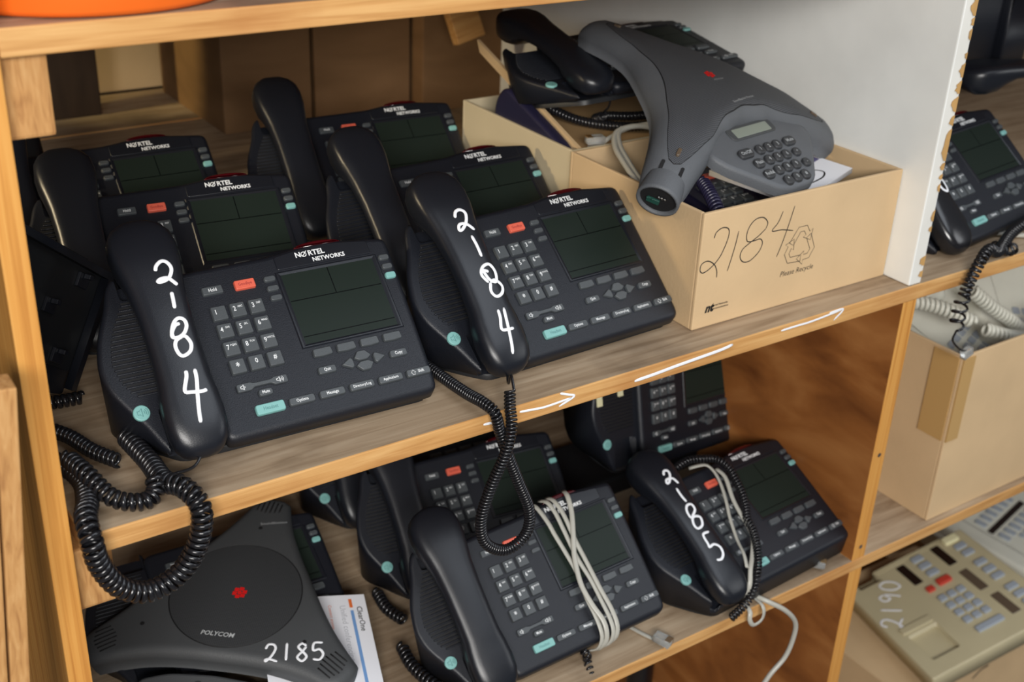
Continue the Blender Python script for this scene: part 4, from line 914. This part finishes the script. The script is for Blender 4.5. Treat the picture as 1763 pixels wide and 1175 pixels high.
# cords beneath the lower phones
cord([(0.074, 0.140, -0.352), (0.070, 0.112, -0.354), (0.073, 0.080, -0.354), (0.082, 0.048, -0.354), (0.092, 0.018, -0.354)], 0.0060, 0.0060, pR)
cord([(0.096, 0.235, -0.354), (0.092, 0.205, -0.354), (0.098, 0.178, -0.354)], 0.0060, 0.0058, pQ)

# cables on the cartons
cord([(0.368, 0.372, 0.150), (0.388, 0.352, 0.136), (0.410, 0.324, 0.126), (0.440, 0.292, 0.124), (0.475, 0.272, 0.126), (0.520, 0.262, 0.130)], 0.0046, 0.0040, pI)
cord([(0.520, 0.300, 0.128), (0.480, 0.310, 0.126), (0.450, 0.325, 0.126), (0.428, 0.318, 0.128), (0.424, 0.300, 0.136)], 0.0044, 0.0040, pI, tail1=[(0.423, 0.290, 0.150), (0.420, 0.283, 0.168)])
gc = MB()
for off in (0.0, 0.0065):
    P = [(0.455, 0.236, 0.134 + off * .3), (0.430, 0.247, 0.138), (0.405 - off * .6, 0.246, 0.136), (0.386 - off, 0.222, 0.130), (0.372 - off, 0.190, 0.124), (0.362 - off * .8, 0.156, 0.115), (0.363 - off * .6, 0.120, 0.098)]
    tube(gc, resample(catmull([V(p) for p in P], 8), 0.004), 0.0030, 0, 10)
P = [(0.455, 0.236, 0.142), (0.425, 0.252, 0.136), (0.400, 0.254, 0.128), (0.388, 0.253, 0.1235)]
tube(gc, resample(catmull([V(p) for p in P], 8), 0.004), 0.0026, 0, 10)
tag(gc.build('network_cable', ['cable_grey'], None), 'looped pale grey cable in the carton marked 2184', 'cable')
plug('modular_plug', (0.379, 0.2555, 0.1240), (0, 0, R(75)), 'clear plug beside the grey cable loop on the carton')
cord([(0.405, 0.110, 0.120), (0.398, 0.092, 0.116), (0.390, 0.072, 0.108), (0.385, 0.056, 0.094), (0.384, 0.050, 0.080)], 0.0062, 0.0042, nv, mat='cord_purple', wa=0.0017, wr=0.0013)

# booklet in the carton
bk = empty('booklet', (0.598, 0.084, 0.107), (R(3), R(-6), R(14))); BF = lambda x, y, z: V((x, y, z))
m = MB(); slab(m, rect(-0.055, 0.055, 0.11, 0.11), 0, 0.006, 0.0004, BF); m.build('pages', ['paper'], bk)
m = MB(); slab(m, rect(-0.045, 0.068, 0.080, 0.060), 0.006, 0.0066, 0.0002, BF); m.build('cover_picture', ['booklet_purple'], bk)
m = MB(); strokes(m, [[(-0.060, 0.024), (-0.048, 0.030), (-0.034, 0.028), (-0.030, 0.018), (-0.042, 0.012), (-0.062, 0.013)], [(-0.052, 0.022), (-0.042, 0.026)]], lambda x, y, z: V((x, y, 0.0062 + z * 0.001)), 2.0, 0, 0, 0.1); m.build('printed_mark', ['print_black'], bk)
tag(bk, 'white booklet with a purple picture, wedged in the carton marked 2184', 'booklet')

# paper beside the dark conference phone
pp = empty('paper_sheet', (0.0665, 0.2105, -0.3282))
X_ = V((-0.036, -0.109, -0.021)).normalized(); Y_ = V((0.053, -0.013, -0.007)); Y_ = (Y_ - X_ * Y_.dot(X_)).normalized(); Z_ = X_.cross(Y_)
pp.rotation_euler = Matrix(((X_.x, Y_.x, Z_.x), (X_.y, Y_.y, Z_.y), (X_.z, Y_.z, Z_.z))).to_euler()
m = MB(); slab(m, [(0, 0), (0.158, 0), (0.158, -0.115), (0, -0.115)], 0, 0.0007, 0.0001, BF); m.build('sheet', ['paper'], pp)
m = MB(); zt = 0.00078
slab(m, [(0.006, -0.0185), (0.018, -0.0185), (0.018, -0.0150), (0.006, -0.0150)], 0.0006, zt, 0.00005, BF, 0, 1)
slab(m, [(0.022, -0.0185), (0.156, -0.0185), (0.156, -0.0150), (0.022, -0.0150)], 0.0006, zt, 0.00005, BF, 1, 1)
put_text(m, 'ClearOne', 0.034, -0.0085, 0.0008, 0.0085, BF, 2, 0.012)
put_text(m, 'Unified conferencing', 0.052, -0.0265, 0.0008, 0.0090, BF, 3)
put_text(m, 'Connect anyone', 0.030, -0.0400, 0.0008, 0.0050, BF, 0)
m.build('printing', ['paper_orange', 'paper_blue', 'print_black', 'paper_grey'], pp)
tag(pp, 'white printed sheet headed ClearOne lying at the right of the dark conference phone', 'paper')

# cream tape on the upright phone
for i, (u, v) in enumerate(((-259, 101), (-221, 107))):
    m = MB(); slab(m, round_poly(rect(u, v, 9, 26), 0.6, 2), -7.2, -5.6, 0.2, F40); m.build('tape_strip', ['tape_cream'], pS)
# dark items filling the far left
gq = copy_tree(pQ)
for c in list(gq.children): 
    if c.name.startswith('coiled'): bpy.data.objects.remove(c)
C0, Yv, Xv = V((-0.1553, 0.24, 0.0922)), V((-0.2151, 0.20, 0.0005)), V((-0.2230, 0.170, 0.1900))
yd = (Yv - C0).normalized(); xd = (Xv - C0); xd = (xd - yd * xd.dot(yd)).normalized(); zd = xd.cross(yd)
Xl, Yl, Ol = -xd, yd, C0
Zl = Xl.cross(Yl)
if Zl.dot(V((0.51, 0.73, -0.45))) < 0 or False: Ol, Yl = Yv, -yd; Zl = Xl.cross(Yl)
gq.rotation_euler = Matrix(((Xl.x, Yl.x, Zl.x), (Xl.y, Yl.y, Zl.y), (Xl.z, Yl.z, Zl.z))).to_euler(); gq.location = Ol
tag(gq, 'upturned black phone at far left beside the post, its underside facing out', 'telephone')
hk = MB()
for x, y in ((-0.04, 0.085), (-0.075, 0.05), (-0.04, 0.02)):
    hk = MB(); hk.box((x - 0.008, y - 0.006, -0.003), (x + 0.008, y + 0.006, 0.0)); hk.box((x - 0.003, y - 0.006, -0.009), (x + 0.003, y - 0.002, -0.003)); hk.build('mounting_hook', ['plastic_smooth'], gq, 0.0006)
rim = MB(); slab(rim, [(-0.225, 0.004), (-0.004, 0.004), (-0.004, 0.010), (-0.225, 0.010)], -0.008, 0.0, 0.001, BF); slab(rim, [(-0.012, 0.010), (-0.004, 0.010), (-0.004, 0.108), (-0.012, 0.108)], -0.008, 0.0, 0.001, BF)
rim.build('base_rim', ['plastic_smooth'], gq)

# raised handset of the rearmost phone
MF = root_matrix(pF)
hs = add_handset(pF, F40, None, M=Matrix.Translation(V((-0.002, 0.0, 0.001))))
# phones piled at the right of the divider
nq = copy_tree(pQ)
for c in list(nq.children):
    if c.name.startswith('coiled'): bpy.data.objects.remove(c)
pose(nq, (0.810, 0.335, 0.137), 176, 0, 0); tag(nq, 'black phone turned away, piled behind the glossy 8 handset at the upper right', 'telephone')
hsn = handset_mb(F40); ho = hsn.build('telephone_handset', ['plastic_smooth'], None)
Mh = Matrix.Translation((0.955, 0.135, 0.150)) @ Matrix.Rotation(R(72), 4, 'Z') @ Matrix.Rotation(R(-42), 4, 'X') @ Matrix.Translation((0.210, -0.075, -0.080))
ho.matrix_world = Mh; tag(ho, 'loose black handset lying across the phones at the upper right', 'handset')
sc_ = MB(); 
# support under the upright phone
bx1 = MB().box((0.375, 0.262, -0.3628), (0.600, 0.360, -0.335)).build('power_adapter', ['plastic_dark'], None, 0.004); tag(bx1, 'dark flat box under the upright phone at the back of the lower shelf', 'box')

# ------------------------------------------------------------------ right bay
cR = carton('cardboard_carton', 0.766, 1.220, 0.010, 0.330, -0.3628, -0.127, 'large cardboard carton of beige phones in the right-hand bay, taped at its corner', None)
tp = MB(); tp.box((0.7635, 0.014, -0.245), (0.7657, 0.050, -0.130)); tp.box((0.7660, 0.0078, -0.245), (0.7880, 0.0098, -0.130)); attach(tp.build('tape_strip', ['tape_clear'], None), cR)
# beige set stuff in the carton
def slabset(name, loc, rot_, w_, d_, h_, mat, label, grp='beige phones in the big carton'):
    r = empty(name, loc, rot_); m = MB(); slab(m, round_poly(rect(0, 0, w_, d_), 0.012, 3), 0, h_, 0.005, BF); m.build('housing', [mat], r)
    m = MB(); slab(m, round_poly(rect(-w_ * 0.36, 0, 0.045, d_ * 0.86), 0.015, 4), h_, h_ + 0.022, 0.009, BF); m.build('handset', [mat], r)
    for i in range(4):
        for j in range(3):
            m = MB(); slab(m, round_poly(rect(-w_ * 0.02 + i * 0.017, -d_ * 0.25 + j * 0.017, 0.012, 0.010), 0.002, 2), h_, h_ + 0.0025, 0.0007, BF); m.build('number_key', ['button_blue_grey'], r)
    return tag(r, label, 'telephone', grp)
slabset('beige_telephone', (0.90, 0.150, -0.215), (R(28), R(-10), R(18)), 0.19, 0.20, 0.035, 'beige_pale', 'pale beige phone tilted up in the big carton, nearest the partition')
slabset('beige_telephone', (1.07, 0.165, -0.205), (R(35), R(12), R(-20)), 0.19, 0.20, 0.035, 'beige_pale', 'pale beige phone in the big carton, farther right under the shelf')
slabset('beige_telephone', (0.985, 0.25, -0.13), (R(50), R(0), R(5)), 0.20, 0.16, 0.030, 'beige_pale', 'pale beige phone leaning at the back of the big carton')
for P, lab in (([(0.800, 0.140, -0.112), (0.835, 0.120, -0.118), (0.862, 0.100, -0.128), (0.885, 0.085, -0.140)], 'thick beige coiled cord in the big carton, close to the partition'),
          ([(0.925, 0.120, -0.120), (0.955, 0.105, -0.145), (0.985, 0.095, -0.165), (1.010, 0.09, -0.185)], 'thick beige coiled cord in the middle of the big carton'),
          ([(0.900, 0.075, -0.150), (0.930, 0.065, -0.162), (0.965, 0.070, -0.175), (0.995, 0.075, -0.185)], 'beige coiled cord low at the front of the big carton')):
    mb = MB(); coil(mb, P, 0.0080, 0.0070, wa=0.0030, wr=0.0020); tag(mb.build('coiled_cord', ['beige_pale'], None), lab, 'cord', 'beige coiled cords')
m = MB().box((0, 0, 0), (0.09, 0.05, 0.05)).build('black_adapter', ['plastic_dark'], None, 0.004); m.location = (1.075, 0.055, -0.20); m.rotation_euler = (R(10), R(20), R(15)); tag(m, 'black power adapter at the right in the big carton', 'adapter')
g7 = MB(); tube(g7, resample(catmull([V(p) for p in [(0.80, 0.10, 0.004), (0.85, 0.035, 0.004), (0.90, 0.020, 0.004), (0.97, 0.028, 0.004), (1.02, 0.05, 0.004)]], 8), 0.004), 0.0026, 0, 8)
tube(g7, resample(catmull([V(p) for p in [(0.84, 0.055, 0.004), (0.88, 0.010, 0.005), (0.93, 0.004, 0.004), (1.02, 0.02, 0.004)]], 8), 0.004), 0.0026, 0, 8)
tag(g7.build('telephone_cable', ['cable_grey'], None), 'grey cable lying on the shelf in front of the phone with the 8 handset', 'cable')

# ------------------------------------------------------------------ beige phone marked 2190 on its carton
BPm = empty('beige_telephone', (0.989, 0.078, -0.785))
BPm.rotation_euler = (Matrix.Rotation(R(-10.93), 3, 'Z') @ Matrix.Rotation(R(-15.2), 3, 'Y') @ Matrix.Rotation(R(-1.85), 3, 'X')).to_euler()
tag(BPm, 'beige multi-line phone marked 2190 on top of a cardboard box at lower right', 'telephone')
m = MB(); slab(m, round_poly([(0, 0), (0.262, 0), (0.262, 0.247), (0.010, 0.247)], 0.005, 3), -0.030, 0, 0.003, BF, 0, 3)
o = m.build('housing', ['beige'], BPm); ct = MB(); slab(ct, round_poly([(0.026, 0.031), (0.080, 0.031), (0.084, 0.094), (0.026, 0.094)], 0.004, 2), -0.010, 0.01, 0.0002, BF, 0, 1)
slab(ct, round_poly([(0.030, 0.222), (0.078, 0.222), (0.070, 0.252), (0.030, 0.252)], 0.003, 2), -0.018, 0.01, 0.0002, BF, 0, 1)
boolean_cut(o, ct)
m = MB(); slab(m, round_poly(rect(0.0525, 0.1055, 0.060, 0.015), 0.003, 2), -0.002, 0.003, 0.0015, BF); m.build('hook_switch', ['beige'], BPm)
m = MB(); slab(m, rect(0.054, 0.036, 0.046, 0.004), -0.0105, -0.0085, 0.0003, BF); m.build('handset_slot', ['beige_dark'], BPm)
m = MB()
for i in range(5): slab(m, rect(0.150, 0.236 + i * 0.0024, 0.15, 0.0008), 0, 0.0006, 0.0001, BF, 0, 1)
m.build('ridges', ['beige'], BPm)
m = MB(); strokes(m, digits('2190', 0.034, 0.114, 0.035, 0.0290, R(55)), lambda x, y, z: V((x, y, 0.0003 + z * 0.001)), 3.6, 0, 0, 0.25); o = m.build('handwritten_number', ['paint_marker'], BPm); o['label'] = 'white handwritten 2190'
def bk_(nm, x, y, w_, h_, mat, hh=0.0040):
    m = MB(); slab(m, round_poly(rect(x, y, w_, h_), 0.0022, 2), -0.0005, hh, 0.0010, BF, 0, 2); m.build(nm, [mat], BPm)
bk_('display_window', 0.1185, 0.205, 0.018, 0.054, 'lens_brown', 0.0006); bk_('display_window', 0.194, 0.209, 0.018, 0.054, 'lens_brown', 0.0006)
bk_('display_window', 0.195, 0.135, 0.018, 0.056, 'lens_tan', 0.0006); bk_('display_window', 0.199, 0.064, 0.018, 0.054, 'lens_tan', 0.0006)
for i in range(3): bk_('function_key', 0.1525, 0.227 - i * 0.0203, 0.0215, 0.0125, 'button_blue_grey')
bk_('message_lamp', 0.2280, 0.232, 0.028, 0.015, 'button_cream', 0.006)
for y in (0.2101, 0.1902, 0.1595, 0.1384, 0.1180, 0.0860, 0.0660, 0.0460): bk_('line_key', 0.2312, y, 0.0215, 0.0125, 'button_blue_grey')
bk_('release_key', 0.1542, 0.1598, 0.026, 0.0135, 'button_red', 0.0055); bk_('mute_key', 0.124, 0.1566, 0.0145, 0.0120, 'button_red', 0.004)
for i in range(4):
    for j in range(3): bk_('number_key', 0.1258 + j * 0.0185, 0.1285 - i * 0.0200, 0.0138, 0.0125, 'button_blue_grey')
bk_('volume_key', 0.1472, 0.0417, 0.052, 0.0125, 'button_blue_grey')
cB = carton('cardboard_box', 0.955, 1.300, 0.085, 0.360, -1.0218, -0.822, 'cardboard box at lower right under the beige phone marked 2190', None, closed=True)
m = MB(); strokes(m, [[(1.115, -0.848), (1.135, -0.838), (1.155, -0.837)], [(1.165, -0.828), (1.172, -0.826)]], lambda u, v, w_: V((u, 0.0847 - w_ * 0.001, v)), 3.5, 0, 0, 0.1)
attach(m.build('marker_line', ['print_black'], None), cB)
B2 = slabset('beige_telephone', (1.520, 0.310, -0.862), (R(6), R(-6), R(10)), 0.26, 0.24, 0.035, 'beige_pale', 'pale beige phone with long key rows at the right edge, behind the 2190 phone', 'beige phones low on the right')
m = MB(); slab(m, rect(0.02, 0.02, 0.13, 0.012), 0.034, 0.0362, 0.0003, BF); m.build('display_window', ['lens_brown'], B2)
for i in range(6):
    for y in (0.045, -0.005):
        m = MB(); slab(m, rect(-0.035 + i * 0.021, y, 0.011, 0.022), 0.034, 0.0385, 0.0006, BF); m.build('line_key', ['button_blue_grey'], B2)
cS = carton('cardboard_box', 1.32, 1.80, 0.10, 0.50, -1.0218, -0.900, 'cardboard box under the pale beige phone at the right edge', None, closed=True)
# pipe below the lower shelf
tb = MB(); tube(tb, [V((0.575, 0.30, -1.02)), V((0.575, 0.30, -0.80)), V((0.575, 0.30, -0.60)), V((0.575, 0.30, -0.42))], 0.020, 0, 20); tube(tb, [V((0.575, 0.30, -0.70)), V((0.575, 0.30, -0.67))], 0.0235, 0, 20)
tag(tb.build('black_pipe', ['tube_black'], None), 'black upright pipe in the dark below the lower shelf', 'pipe')

w2 = handset_mb(F40).build('telephone_handset', ['plastic_smooth'], None); w2.location = (0.075, 0.530, -0.010); tag(w2, 'loose black handset at far left beside the post, behind the other phones', 'handset')
